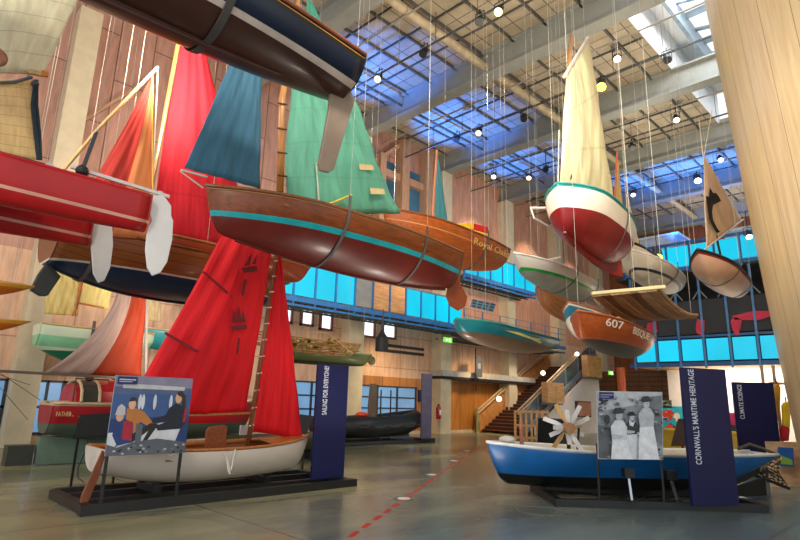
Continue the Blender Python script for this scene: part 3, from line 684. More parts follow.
MB().ball(AD(-6,56,4.6),.1,10,(.35,1.1,1)).build('blade',wood('8a5a40'),g,smooth=True); MB().cyl(AD(-6,56,4.6),AD(-90,50,4.6),.02,8).build('shaft',wood('8a5a40'),g); cables(g,[AD(-40,50,4.6)])
# D: clinker boat with navy bottom
h=Hull((-11.55,2.35),(-11.55,7.3),4.45,.95,1.9,transom=.82,stem=.1,sb=.2,ss=.02,rock=.2,az=.85,ax=.8,sternrise=.2)
g=rootfor(h,'sailing_dinghy','varnished clinker dinghy with navy bottom and tall red sails at the left')
hm=hullmat('8f4f22',[('h',-1,.40,'0f2a4d'),('h',.40,.435,'d8c8b8')],8,.3,grainy=True,spec=.5)
h.shell(g,hm,INW); h.transom(g,hm); h.gunwale(g,wood('7a3e1c'),.03)
h.fin(g,hullmat('10161c'),.0,.7,.02,.03,.1); 
h.pxplate(g,plain('2b2f2c',.5),[(47,262),(60,277),(47,296),(40,296),(30,290),(38,274)],.14)
h.strap(g,STRAP,.12,.07,.25); 
X=-11.5; rs=cloth('ea2c3c',seams=5,sdir='v',trans=.42,wr=.5,stitch=.85)
sail(g,[A2(150,238,X),A2(254,254,X),A2(201,30,X),A2(180,22,X)],rs,.2,.02,seed=4,name='main_sail')
og=cloth('ea5548',trans=.45,wr=.4,c2='ffb878',split=(.52,.0));  # paler half paints light shining through the jib into the cloth colour
sail(g,[A2(62,232,X+.9),A2(152,240,X+.9),A2(153,76,X+.9),A2(152,74,X+.9)],og,.12,.02,seed=5,name='jib',curve=(0,0,0,-.05))
MB().tube([A2(158,67,X+1.),A2(100,127,X+1.),A2(62,172,X+1.)],.03,8).build('gaff',SPARL,g); MB().tube([A2(183,18,X+.1),A2(152,185,X+.1)],.045,8).build('mast',SPAR,g)
edge_rope(g,A2(158,68,X+1),A2(153,180,X+1)); edge_rope(g,A2(152,75,X+1.),A2(153,240,X+1.),.015,mat=plain('e8b04a',.6))
cables(g,[A2(128,150,X+.9)]); 
# boat behind D with green and turquoise gunwale
h=Hull((-12.7,4.6),(-12.7,AX(300,265,-12.7)[1]),4.95,.45,1.3,sb=.1,stem=.12,rock=.2)
g=rootfor(h,'rowing_skiff','green hulled skiff with turquoise interior half hidden behind the red sails')
hm=hullmat('4f7a3e',[('s',-1,.18,'8a3a22'),('s',.18,.3,'cfe0e0')]); h.shell(g,hm,plain('2aa5c0',.4)); h.transom(g,hm); h.gunwale(g,plain('9ec7d6',.4),.03); h.thwart(g,INL,.4); cables(g,[h.pt(.2,.4,0),h.pt(.8,.3,0)])
h=Hull((-11.0,4.2),(-11.0,AX(310,262,-11.0)[1]),4.62,.4,1.1,sb=.1,stem=.12,rock=.2)
g=rootfor(h,'rowing_boat','varnished brown boat glimpsed between the red mast top and the turquoise striped dinghy')
hm=hullmat('9a3c18',grainy=True); h.shell(g,hm,INW); h.transom(g,hm); h.gunwale(g,INW,.03); cables(g,[h.pt(.2,.4,0),h.pt(.8,.3,0)])
# E: varnished dinghy with turquoise band
h=Hull((-7.35,8.7),(-7.5,3.36),4.55,.80,1.65,transom=.5,stem=.06,sb=.06,ss=.05,rock=.22,az=.82,fm=.45,sternrise=.02,bowfull=1.9)
g=rootfor(h,'sailing_dinghy','varnished dinghy with a turquoise band, red brown bottom and green sail, hanging in the middle')
hm=hullmat('7e3e18',[('h',-1,.52,'6a2018'),('h',.52,.62,'1fa3ab'),('s',.035,.05,'c89868')],0,.28,grainy=True,var=.35)
h.shell(g,hm,INW,nt=50); h.transom(g,VARN); h.gunwale(g,wood('8a5228'),.03,drop=.0)
h.fin(g,hullmat('5c1f18'),.02,.9,.05,.02,.05)
h.pxplate(g,wood('8c4426'),[(452,250),(458,252),(460,284),(467,297),(465,306),(458,311),(450,306),(446,296),(449,284)],.04)
h.strap(g,STRAP,.62,.05,.25); h.strap(g,STRAP,.27,.05,.2)
for t in (.3,.55,.8): h.thwart(g,INW,t)
X=-7.45
sail(g,[A2(184,168,X+.1),A2(260,189,X+.1),A2(262,66,X+.1),A2(233,58,X+.1)],cloth('5b93ae',seams=0,trans=.4,wr=.4),.08,.015,seed=8,name='jib')
ms_=MB().tube([A2(280,192,X),A2(282,100,X),A2(300,-10,X)],[.06,.055,.04],12).build('mast',SPAR,g,smooth=True)
for py in (103,128,152,175): MB().tube([A2(277.5,py,X+.05),A2(287,py+1.5,X+.07)],.016,6).build('mast_hoop',plain('6a4a2a',.5),ms_)
sl_=sail(g,[A2(285,214,X),A2(400,214,X),A2(345,80,X),A2(291,78,X)],cloth('8ad6b8',trans=.45,wr=.8,seams=4,stitch=.9),.18,.035,seed=9,name='main_sail'); 
sail(g,[A2(291,80,X),A2(347,84,X),A2(312,2,X),A2(308,0,X)],cloth('5cb89a',trans=.42,wr=.4),.02,.012,seed=10,name='sail_peak')
mb=MB()
for px,py in ((366,167),(377,191)):
    a=V3(A2(px-7,py-3,X+.22));b=V3(A2(px+7,py-2,X+.22));c=V3(A2(px+8,py+3,X+.22));d_=V3(A2(px-6,py+3,X+.22)); MB().prism([a,b,c,d_],(.01,0,0)).build('sail_patch',plain('e8c88c',.7),sl_)
MB().tube([A2(329,204,X+.2),A2(352,195,X+.25)],.02,6).build('yellow_line',plain('e0c040',.6),g)
edge_rope(g,A2(316,163,X+.2),A2(319,203,X+.2)); edge_rope(g,A2(180,171,X+.1),A2(203,188,X+.1)); MB().bar(A2(181,170,X+.1),A2(207,177,X+.1),.025).build('bowsprit',plain('d8d4cc',.5),g)
cables(g,[A2(360,213,X),A2(232,75,X)])
# F: varnished boat with gold lettering
h=Hull((-10.1,14.2),(-10.0,9.2),6.3,.85,1.7,transom=.72,stem=.15,sb=.15,ss=.0,rock=.15,az=.85,sternrise=.2)
g=rootfor(h,'sailing_dinghy','glossy varnished dinghy with gold name lettering on its side, in front of the salmon wall')
hm=hullmat('a5521f',[('s',.3,.33,'c98a50')],0,.18,grainy=True,var=.3,coat=.6)
h.shell(g,hm,INW); h.transom(g,hm); h.gunwale(g,wood('8a4a20'),.03); h.deck(g,plain('d5cbb8',.4),0,.5); h.strap(g,STRAP,.3,.07,.2)
sp=h.sec(.21,.74,-1); 
gold=plain('e0b45a',.4)
# lettering follows the hull side
a_=h.sec(.46,.82,-1,.03) if (h.sec(.27,.82,-1).x>h.sec(.27,.82,1).x) else h.sec(.46,.82,1,.03); b_=h.sec(.04,.82,-1,.03) if (h.sec(.02,.82,-1).x>h.sec(.02,.82,1).x) else h.sec(.04,.82,1,.03)
dn=(h.sec(.25,.6,-1,.03) if h.sec(.25,.6,-1).x>h.sec(.25,.6,1).x else h.sec(.25,.6,1,.03)); up=(a_.lerp(b_,.48)-dn)
text('name_lettering','Royal Oaks',h.obj,a_+Vector((.03,0,-.15)),.26,gold,b_-a_,up,fit=(b_-a_).length)
X=-9.9
sail(g,[A2(434,240,X),A2(451,244,X),A2(438.5,158,X),A2(437,158,X)],cloth('5aa7b0',trans=.45),.03,.006,seed=11,name='mizzen_sail')
MB().tube([A2(433,243,X),A2(433,205,X),A2(437,150,X)],.035,8).build('mast',plain('c98060',.5),g)
cables(g,[h.pt(.05,.5,0),h.pt(.05,-.5,0)])
# red and yellow quartered float on it
c=AX(470,231,-9.4); g=thing('rescue_float','red and yellow quartered float lying on the gold lettered dinghy','float',c)
Lp=V3(AX(452,225,-9.4)); Rp=V3(AX(487,234,-9.4)); cl=[plain('c8161c',.4),plain('f2c32a',.4)]
for lo,hi,ua,nm in ((0,.55,0,'quarter'),(.55,1,1,'quarter')):
    for side in (0,1):
        A_=Lp.lerp(Rp,lo);B_=Lp.lerp(Rp,hi); wa=.02 if lo==0 else .2; wb=.2
        sgn=1 if side==0 else -1
        MB().prism([A_,B_,B_+Vector((0,0,sgn*wb)),A_+Vector((0,0,sgn*wa))],(.14,0,0)).build(nm,cl[(ua+side+1)%2],g,bevel=.02)
# hull seen between E and the gable window
h=Hull((-11.2,11.6),(-11.2,7.0),6.3,.7,1.5,transom=.5,stem=.15,rock=.2)
g=rootfor(h,'rowing_boat','red varnished boat end behind the stern of the turquoise striped dinghy')
hm=hullmat('8f3218',grainy=True); h.shell(g,hm,INW); h.transom(g,hm); h.gunwale(g,INW,.03); cables(g,[h.pt(.1,.4,0),h.pt(.8,.3,0)])
# G: white and red keel dinghy with the tall cream sail
h=Hull((-5.75,13.4),(-5.34,9.75),5.98,1.12,1.4,transom=.7,stem=.08,sb=.06,ss=.0,rock=.18,az=.85,fm=.45,sternrise=.15,bowfull=2.3)
g=rootfor(h,'sailing_dinghy','white dinghy with dark red bottom, teal rail and tall cream sail')
hm=hullmat('e6dccb',[('h',-1,.6,'7e1518'),('s',-1,.06,'2a8a86')],0,.3,var=.05)
h.shell(g,hm,INW); h.transom(g,hm); h.gunwale(g,plain('2c8f8c',.4),.022); h.fin(g,hullmat('6e1214'),.05,.93,.22,.04,.07)
h.pxplate(g,plain('a8201a',.4),[(612,253),(617,255),(621,262),(622,277),(612,274),(601,268)],.05); h.strap(g,STRAP,.38,.05,.3)
X=-5.45
sail(g,[A2(560,196,X),A2(616,208,X),A2(587,37,X),A2(566,76,X)],cloth('fff6d2',trans=.45,wr=.35,seams=3,stitch=.85),.22,.02,seed=12,name='main_sail')
MB().tube([A2(562,200,X-.1),A2(566,110,X-.1),A2(572,35,X-.1)],[.07,.06,.05],10).build('mast',SPAR,g,smooth=True)
MB().bar(A2(564,77,X+.03),A2(588,37,X+.03),.05).build('yard',plain('e8e0dc',.5),g)
MB().tube([A2(531,208,X-.6),A2(545,208,X-.6),A2(556,206,X-.5)],.03,8).build('outrigger_tube',plain('d8d5d0',.4),g)
MB().tube([A2(531,208,X-.6),A2(534,218,X-.6),A2(548,226,X-.6)],.02,8).build('outrigger_stay',plain('d8d5d0',.4),g)
edge_rope(g,A2(558,190,X),A2(559,130,X)); cables(g,[h.pt(.02,.5,0),h.pt(.85,.3,.2),h.pt(.85,-.3,.2)])
c=V3(A2(571,178,X+.28)); MB().prism([c+Vector((0,-.04,-.06)),c+Vector((0,.05,.02)),c+Vector((0,.02,.1))],(.01,0,0)).build('sail_mark',BLACK,g)
# small sails behind G and its boats
h=Hull((-6.9,18.6),(-6.6,14.4),6.1,.5,1.4,transom=.6,stem=.15,rock=.2,az=.8,sternrise=.2)
g=rootfor(h,'sailing_dinghy','cream dinghy with black rail and two slim cream sails behind the white and red one')
hm=hullmat('d9d0ba',[('s',-1,.1,'24282a')],0,.35,var=.06); h.shell(g,hm,INL); h.transom(g,hm); h.gunwale(g,plain('23282a',.4),.035); h.strap(g,STRAP,.45,.06,.2)
X=-6.7
sail(g,[A2(614,214,X),A2(624,216,X),A2(618,160,X),A2(617,158,X)],cloth('f2d79a',trans=.45),.02,.006,seed=13,name='fore_sail'); MB().tube([A2(614,216,X),A2(617,152,X)],.03,8).build('mast',plain('c96a3a',.5),g)
sail(g,[A2(627,256,X+.1),A2(641,252,X+.1),A2(628,196,X+.1),A2(626.5,194,X+.1)],cloth('f2dfae',trans=.45),.02,.006,seed=14,name='mizzen_sail'); MB().tube([A2(629,262,X+.1),A2(627,185,X+.1)],.025,8).build('mizzen_mast',plain('a56a3a',.5),g)
# H: pale hull pair right of it
h=Hull((-6.2,18.5),(-5.7,14.0),5.45,.5,1.25,transom=.55,stem=.2,rock=.25,az=.8,sternrise=.3)
g=rootfor(h,'racing_dinghy','pale cream racing dinghy with dark underside stripe right of the cream sails')
hm=hullmat('d6cdb8',[('h',.38,.5,'2a2e30')],0,.3,var=.06); h.shell(g,hm,INL); h.transom(g,hm); h.gunwale(g,WHITE,.025); h.strap(g,STRAP,.5,.06,.2); h.fin(g,hm,.3,.6,.02,.02)
# J: white hull with green stripe
h=Hull((-7.7,15.9),(-7.1,10.8),5.0,.5,1.25,transom=.55,stem=.2,sb=.08,rock=.3,az=.75,sternrise=.3)
g=rootfor(h,'racing_dinghy','white dinghy with a bright green stripe along its side above the teal boat')
hm=hullmat('ddd8cc',[('h',.48,.6,'1f9a3c'),('h',-1,.48,'8d9086')],0,.3,var=.05); h.shell(g,hm,plain('8fb5b8',.5)); h.transom(g,hm); h.gunwale(g,WHITE,.025); h.strap(g,STRAP,.55,.05,.15); h.strap(g,STRAP,.2,.05,.15)
X=-7.4; MB().tube([A2(528,246,X),A2(540,260,X)],.015,6).build('rope',ROPE,g); MB().bar(A2(541,261,X),A2(560,257,X),.04).build('spar',plain('e6e2da',.4),g)
# N: brown clinker hull behind J
h=Hull(tuple(AG(606,309,5.5)[:2]+np.array([-.8,0])),tuple(AG(541,285,5.5)[:2]),5.5,.85,1.6,transom=.6,stem=.18,sb=.1,rock=.25,az=.85,sternrise=.3)
g=rootfor(h,'rowing_boat','plain brown wooden hull hanging just below the green striped dinghy')
hm=hullmat('a8693e',planks=6,grainy=True,var=.2); h.shell(g,hm,INW); h.transom(g,hm); h.gunwale(g,INW,.03); cables(g,[h.pt(.15,.5,0),h.pt(.85,.3,0)])
# K: teal boat
h=Hull((-8.95,15.3),(-8.35,10.2),3.5,.5,1.2,transom=.7,stem=.1,sb=.05,rock=.35,az=.9,ax=.75,bowfull=3.2,sternrise=.2)
g=rootfor(h,'sailing_dinghy','teal boat with brown bottom and a long yellow splash hanging below the walkway')
hm=hullmat('17707a',[('h',-1,.5,'6a5240'),('s',-1,.05,'2b9a98')],0,.3,var=.1); h.shell(g,hm,plain('3a8f96',.5)); h.transom(g,hm); h.gunwale(g,plain('2b8a80',.5),.025)
h.deck(g,plain('2a7f80',.4),.0,.35); h.deck(g,plain('2a7f80',.4),.72,1.)
sd=-1 if h.sec(.5,.7,-1).x>h.sec(.5,.7,1).x else 1
pl=[h.sec(t,k,sd,.012) for t,k in ((.74,.80),(.6,.78),(.46,.74),(.33,.66),(.31,.70),(.36,.76),(.34,.82),(.45,.81),(.6,.86))]
MB().prism(pl,(.006,0,0)).build('yellow_flash',plain('e8dc7a',.5),g)
MB().bar(h.pt(.78,.25,.1),h.pt(.35,.1,.14),.04).build('boom',plain('c9c07a',.5),g); cables(g,[h.pt(.8,.2,0),h.pt(.8,-.2,0),h.pt(.3,.5,0),h.pt(.3,-.5,0)])
MB().ball(h.pt(.02,0,-.05),.07,8).build('float',WHITE,g)
# small blue topped vent board above it
c=AD(485,304,17); g=thing('slatted_board','dark slatted board with a pale blue frame behind the teal boat','panel',c,group=None)
fr=[V3(AD(px,py,17)) for px,py in ((472,299),(496,304),(493,312),(470,307))]; MB().prism(fr,FW*.06).build('frame',plain('3a6a86',.4),g)
mb=MB()
for r_ in range(3):
    for c_ in range(4):
        f0=(r_+.2)/3;f1=(r_+.8)/3; e0=(c_+.15)/4;e1=(c_+.85)/4
        q=lambda e,f:(fr[0].lerp(fr[1],e)).lerp(fr[3].lerp(fr[2],e),f)-V3(FW)*.035
        mb.prism([q(e0,f0),q(e1,f0),q(e1,f1),q(e0,f1)],FW*.01)
mb.build('slats',BLACK,g); cables(g,[fr[0],fr[1]])
# L: 607
h=Hull((-5.45,13.8),(-4.9,9.5),3.2,.55,1.15,transom=.5,stem=.12,sb=.12,ss=.0,rock=.3,az=.8,ax=.8,fm=.42,bowfull=2.0,sternrise=.5)
h.tr=.5
g=rootfor(h,'sailing_dinghy','orange varnished dinghy numbered 607 with a dark flat bottom')
hm=hullmat('b2521f',[('h',-1,.34,'4c443c'),('h',.34,.37,'b85a40')],0,.3,grainy=True,var=.2); h.shell(g,hm,INW); h.transom(g,hm); h.gunwale(g,wood('b0602c'),.025); h.thwart(g,INL,.6)
sd=-1 if h.sec(.5,.7,-1).x>h.sec(.5,.7,1).x else 1
for s_,t0,t1,sz,k in (('607',.89,.78,.21,.86),('BISQUE',.69,.45,.2,.85)):
    a_=h.sec(t0,k,sd,.02);b_=h.sec(t1,k,sd,.02);dn=h.sec((t0+t1)/2,k-.2,sd,.02)
    text('name_lettering' if s_!='607' else 'number_lettering',s_,h.obj,a_+Vector((.03,0,-.1)),sz,plain('f4ead6',.5),b_-a_,a_.lerp(b_,.5)-dn,fit=(b_-a_).length)
MB().bar(h.pt(.75,-.4,.1),h.pt(.35,-.2,.14),.045).build('spar',plain('e6d29a',.4),g); MB().bar(h.pt(.22,0,.1),h.pt(.05,0,.12),.035).build('tiller',plain('e6d29a',.4),g)
cables(g,[h.pt(.99,0,.1),h.pt(.0,.15,0),h.pt(.0,-.25,0)])
# teal and white bow behind it
_b=AG(569,304,4.0); h=Hull((_b[0]-.2,_b[1]+2.4),tuple(_b[:2]),3.85,.7,1.0,transom=.5,stem=.12,sb=.2,rock=.3,az=.85)
g=rootfor(h,'rowing_boat','white boat with a teal painted bow behind the dinghy numbered 607')
hm=hullmat('e2ded4',[('s',.1,.45,'1d6f86'),('s',-1,.1,'e8e2d2')],0,.3,var=.05); h.shell(g,hm,INW); h.transom(g,hm); h.gunwale(g,wood('b8764a'),.03); cables(g,[h.pt(.15,.4,0),h.pt(.85,.2,0)])
# M: plank punt
_a=AG(624,293,3.75);_b=AG(670,323,3.65); h=Hull(tuple(_b[:2]),tuple(_a[:2]),3.7,.14,1.15,transom=.8,stem=.05,sb=.0,rock=.1,ax=.3,az=1.5,bowfull=6)
g=rootfor(h,'punt','flat raft like punt of bare brown planks above the dinghy numbered 607')
WP=[wood('a47c56',(9,1,9),.6),wood('7d5a3e',(9,1,9),.6),wood('b8926c',(9,1,9),.6)]; mb=MB()
for k in range(7):
    x=-.52+k*.173; L_=[h.pt(t,x,-.12+.16*(2*t-1)**2) for t in [i/10 for i in range(11)]]; mb.mat=(k*2)%3
    for i in range(10):
        mb.bar(L_[i],L_[i+1]+(L_[i+1]-L_[i]).normalized()*.01,.15,.03)
mb.build('planked_bottom',WP,g)
for sd in (-1,1): MB().tube([h.pt(t,sd*.6,-.06+.16*(2*t-1)**2) for t in [i/10 for i in range(11)]],.05,6).build('side_board',WP[0],g)
for t in (.04,.5,.96): MB().bar(h.pt(t,-.6,-.05+.16*(2*t-1)**2),h.pt(t,.6,-.05+.16*(2*t-1)**2),.12,.06).build('cross_board',INL,g)
MB().bar(h.pt(1.,-.75,.1),h.pt(1.,.6,.1),.06).build('yoke',plain('e0cf96',.5),g); cables(g,[h.pt(1.,-.7,.1),h.pt(1.,-.2,.1),h.pt(.02,-.5,0)])
MB().bar(h.pt(.3,.3,.05),h.pt(.27,.3,.7),.03).build('upright',SPAR,g)
# I: pink hull with printed sail
h=Hull(tuple(AG(753,288,5.2)[:2]+np.array([-.4,0])),tuple(AG(698,253,5.2)[:2]),5.2,.45,1.1,transom=.6,stem=.2,sb=.1,rock=.3,az=.75,sternrise=.2)
g=rootfor(h,'sailing_dinghy','blush pink dinghy with dark rail under the sail printed with a black figure')
hm=hullmat('ecc0a4',[('s',-1,.12,'20242c'),('s',.12,.2,'8a2020')],0,.3,var=.06); h.shell(g,hm,INL); h.transom(g,hm); h.gunwale(g,plain('20242c',.4),.03); h.strap(g,STRAP,.62,.04,.1); h.strap(g,STRAP,.2,.04,.1)
X=-4.2
sl_=sail(g,[A2(706,249,X),A2(742,220,X),A2(705,157,X),A2(703.5,156,X)],cloth('ffe6cc',trans=.4),.05,.008,seed=16,name='main_sail')
fig=[(710,188),(713,193),(716,193),(719,197),(721,201),(717,203),(713,205),(712,212),(713,220),(717,228),(720,232),(717,233),(713,227),(709,218),(708,210),(707,203),(706,196),(709,197)]
MB().prism([V3(A2(a,b,X+.09)) for a,b in fig],(.008,0,0)).build('printed_figure',plain('121115',.8),sl_)
MB().tube([A2(722,262,X),A2(716,235,X)],.03,8).build('mast',BLACK,g); MB().bar(A2(704,250,X+.1),A2(744,219,X+.1),.03).build('boom',plain('e6e0d6',.4),g)
edge_rope(g,A2(703,156,X),A2(699,120,X)); edge_rope(g,A2(704,156,X),A2(712,110,X)); cables(g,[h.pt(.85,.2,0),h.pt(.2,.3,0),h.pt(.2,-.3,0)])
# white fuselage shape behind the sail, upper gallery
# V: far left boats
D1=17
h=Hull(tuple(AG(38,318,4.9)[:2]),tuple(AG(38,318,4.9)[:2]+np.array([0,6.])),4.9,.95,1.7,transom=.5,stem=.25,sb=.1,rock=.3,az=.9,sternrise=.2)
_a=AX(38,326,-17.4); h.s0=V3(_a); h.L=3.2
g=rootfor(h,'sailing_boat','white and green boat with cream sails far back at the left')
hm=hullmat('d9e6c4',[('h',-1,.34,'167a58'),('s',.3,.6,'8fd0a0')],0,.3,var=.06); h.shell(g,hm,INL); h.transom(g,hm); h.gunwale(g,plain('d6b070',.4),.03); h.strap(g,STRAP,.35,.08,.2)
X=-17.3; sail(g,[A2(44,314,X),A2(78,316,X),A2(80,286,X),A2(52,250,X)],cloth('fff0a8',trans=.45),.05,.02,seed=21,name='fore_sail'); sail(g,[A2(80,304,X),A2(108,310,X),A2(116,270,X),A2(86,255,X)],cloth('fff0a8',trans=.45),.05,.02,seed=22,name='main_sail')
MB().tube([A2(74,316,X),A2(84,270,X)],.05,8).build('mast',plain('b86a24',.5),g); MB().bar(A2(78,303,X+.1),A2(104,308,X+.1),.05).build('boom',plain('b86a24',.5),g)
_a=AX(136,328,-17.4); h=Hull((-17.6,_a[1]),(-17.6,_a[1]+2.6),float(_a[2]),.6,1.2,transom=.5,stem=.2,rock=.3,az=.9)
g=rootfor(h,'sailing_boat','small blue green boat with a pale sail between the two big sails at the left')
hm=hullmat('2f8f96'); h.shell(g,hm,INL); h.transom(g,hm); h.gunwale(g,INL,.03); cables(g,[h.pt(.2,.4,0),h.pt(.8,.3,0)])
X=-17.3; sail(g,[A2(144,320,X),A2(161,322,X),A2(160,292,X),A2(144,290,X)],cloth('e6d6a8',trans=.45),.03,.01,seed=23,name='small_sail'); MB().tube([A2(146,334,X),A2(146,285,X)],.04,8).build('mast',SPARL,g)
for (px0,px1,py,xx,lb) in ((-30,35,283,-9.5,'orange kayak tip poking in at the left edge, upper of the two'),(-30,31,318,-9.9,'orange kayak tip poking in at the left edge, lower of the two')):
    a=AX(px1,py+3,xx); b=AX(px0-120,py-14,xx); h=Hull((b[0],b[1]),(a[0],a[1]),float(a[2])-.05,.2,.5,transom=.5,stem=.3,sb=.05,rock=.4)
    g=rootfor(h,'kayak',lb,'kayak','orange kayaks at the left edge'); hm=hullmat('d8741c',[('s',-1,.3,'e8a83a')]); h.shell(g,hm,INL); h.deck(g,plain('c8481c',.4)); h.transom(g,hm); cables(g,[h.pt(.85,0,0),h.pt(.2,0,0)])
# T: skeleton frame boat, U: green canoe
a=AG(282,329,3.2); 
h=Hull((-11.3,6.6),(-11.9,10.3),3.0,.28,.9,transom=.25,stem=.15,sb=.12,rock=.2)
g=rootfor(h,'frame_boat','open wooden skeleton frame boat hanging above the olive canoe')
WD=wood('c08a4a',(6,6,6),.5); mb=MB()
h.gunwale(g,WD,.02)
for k in range(11):
    t=.04+k*.09
    MB().tube([h.sec(t,q/8,-1) for q in range(8,-1,-1)]+[h.sec(t,q/8,1) for q in range(1,9)],.014,5).build('rib',WD,g)
for kk in (.0,.35,.7):
    for sd in ((-1,1) if kk else (1,)): MB().tube([h.sec(i/20,kk,sd) for i in range(21)],.014,5).build('stringer',WD,g)
for t in (.25,.5,.72): h.thwart(g,WD,t,.12,.05)
MB().tube([h.pt(.15,-.3,.25),h.pt(.5,.5,.2),h.pt(.7,.7,-.25)],.012,6).build('oar',SPARL,g); cables(g,[h.pt(.15,0,0),h.pt(.85,0,.1)])
h=Hull((-12.9,8.0),(-12.3,11.1),2.85,.34,.85,transom=.25,stem=.12,sb=.06,rock=.15)
g=rootfor(h,'canoe','olive green canoe heaped with leaves hanging behind the navy sailing sign','canoe')
hm=hullmat('5f6a3a',[('h',-1,.25,'3c4028')]); h.shell(g,hm,plain('6e7a48',.6)); h.gunwale(g,plain('8f9a6a',.5),.02); h.transom(g,hm)
rr=random.Random(5); mb=MB()
for k in range(170):
    t=rr.uniform(.02,.8); c=h.pt(t,rr.uniform(-.32,.32),rr.uniform(.06,.34)); a=rr.uniform(0,6.3); l=rr.uniform(.1,.26); dv=Vector((math.cos(a),math.sin(a),rr.uniform(-.5,.6)))*l; wv=Vector((-math.sin(a),math.cos(a),rr.uniform(-.4,.4)))*l*.3
    mb.mat=k%3; mb.face([c-dv,c-wv,c+dv,c+wv])
o=mb.build('foliage',[plain('a8b83a',.6),plain('6f8a2c',.6),plain('d6dc7a',.6)],g); o['kind']='stuff'
c=h.pt(1.0,0,-.12); MB().ball(c,.13,10,(.9,.9,1)).build('fender',plain('7d7452',.7),g,smooth=True); MB().cyl(c,h.pt(1.,0,.05),.012,6).build('fender_line',ROPE,g); cables(g,[h.pt(.1,0,.05),h.pt(.9,0,.1)])
# bell shaped black bag
c=AD(382,340,16); g=thing('hanging_cage','black bell shaped cage hanging under the walkway by the cream column','cage',c+np.array([0,0,-.3]))
MB().tube([c+np.array([0,0,-.32]),c+np.array([0,0,.06]),c+np.array([0,0,.16]),c+np.array([0,0,.3])],[.19,.19,.1,.03],12).build('body',plain('1b1c1e',.6),g); MB().cyl(c+np.array([0,0,.3]),c+np.array([0,0,.9]),.03,6,.015).build('hook',plain('3a3b3d',.5),g)
cables(g,[c+np.array([0,0,.9])]) if False else MB().cyl(c+np.array([0,0,.85]),c+np.array([0,0,1.6]),.01,5).build('cable',CABLE,g)
# ================================================================ LEFT DISPLAY
PL=plain('1a1c1c',.45); NAVY=plain('050f48',.5,var=.06); LETTER=plain('dfe4ef',.5)
g=thing('display_plinth','black framed plinth under the white sailing dinghy','plinth',(-9.5,5,0))
MB().bb((-8.62,2.62,0),(-8.5,7.42,.13)).build('rail',PL,g); MB().bb((-10.34,2.75,0),(-10.22,7.36,.13)).build('rail',PL,g)
for y in (2.72,7.32): MB().bb((-10.22,y-.06,0),(-8.62,y+.06,.13)).build('end_rail',PL,g)
for x in (-9.9,-9.2): MB().bb((x-.05,2.74,.0),(x+.05,7.38,.1)).build('bearer',PL,g)
for y in (3.9,5.9): MB().bb((-9.9,y-.06,.1),(-9.2,y+.06,.2)).bb((-9.86,y-.05,.2),(-9.8,y+.05,.42)).bb((-9.3,y-.05,.2),(-9.24,y+.05,.42)).build('cradle',PL,g)
h=Hull((-9.45,3.0),(-9.3,6.8),.76,.55,1.4,transom=.72,stem=.1,sb=.14,ss=.03,rock=.22,az=.9,ax=.75,fm=.45,bowfull=1.9,sternrise=.25)
g=rootfor(h,'sailing_dinghy','white sailing dinghy with a varnished rail and bright red sails on the black plinth')
hm=hullmat('ddd2c6',[('s',-1,.05,'a8683c')],0,.35,var=.05); h.shell(g,hm,INW,.02); h.transom(g,plain('d9cfc4',.4)); h.gunwale(g,wood('b5733f'),.025)
h.deck(g,INW,.72,1.); h.thwart(g,INW,.25,.25); h.thwart(g,INW,.52,.25)
for sd in (-1,1): MB().tube([h.pt(t,sd*(h.half(t)-.09),h.sheer(t)-.02) for t in [i/14*.72 for i in range(15)]],.035,6).build('side_deck',INW,g)
MB().prism([AX(a,b,-9.4) for a,b in ((204,462),(224,460),(227,427),(224,425),(209,427),(206,431))],(.05,0,0)).build('centreboard',wood('8f4a22'),g,bevel=.01)
X=-8.75
MB().prism([A2(102,450,X),A2(106,453,X),A2(99,476,X),A2(88,502,X),A2(80,503,X),A2(81,496,X),A2(93,470,X)],(.04,0,0)).build('rudder',wood('8a4a2a',(1,6,1.2)),g,bevel=.01)
X=h.pt(.6,0,0).x
base=V3(AX(247,450,X)); top=V3(AX(280,232,X)); ms_=MB().tube([base,base.lerp(top,.5),top],[.045,.04,.03],10).build('mast',wood('8a5230',(9,9,1)),g,smooth=True)
for k in range(12): q=base.lerp(top,.1+k*.075); MB().tube([q+Vector((.03,-.05,0)),q+Vector((.03,.05,.02))],.012,5).build('sail_lacing',ROPE,ms_)
RS=cloth('f01220',seams=0,trans=.22,wr=.45)
sl_=sail(g,[A2(122,416,X),A2(245,412,X),A2(274,243,X),A2(224,232,X)],RS,.22,.02,n=28,seed=31,name='main_sail',curve=(.05,0,0,.0))
def onsail(u,v,off=.03):
    bl,br,tr,tl=[V3(p) for p in (A2(122,416,X),A2(245,412,X),A2(274,243,X),A2(224,232,X))]; nrm=((br-bl).cross(tl-bl)).normalized()
    a=4*u*(1-u);b=4*v*(1-v); s_=.22*a**.8*b**.6; p=bl*(1-u)*(1-v)+br*u*(1-v)+tr*u*v+tl*(1-u)*v
    return p+nrm*s_+Vector((off+.03,0,0))
MK=plain('6e0d14',.7)
def mark(polys,name='sail_emblem'):
    mb=MB()
    for pl in polys: mb.prism([V3(AX(a,b,X+.0))+Vector((.30,-.0,0)) for a,b in pl],(.006,0,0))
    mb.build(name,MK,g)
def shiftpx(pl): # marks stand just in front of the bellied cloth
    out=[]
    for a,b in pl: out.append(AX(a,b,X+.30))
    return out
for pl in ([(241,268),(256,266),(258,271),(244,273)],[(244,266),(252,252),(250,265)],[(252,264),(257,254),(256,264)],[(230,326),(246,324),(247,329),(233,331)],[(232,323),(233,308),(237,322)],[(236,322),(239,306),(242,322)],[(241,322),(243,310),(246,322)],[(241,293),(244,279),(247,280),(243,297)],[(236,352),(238,337),(240,338),(238,355)]):
    MB().prism(shiftpx(pl),(.006,0,0)).build('sail_emblem',MK,sl_)
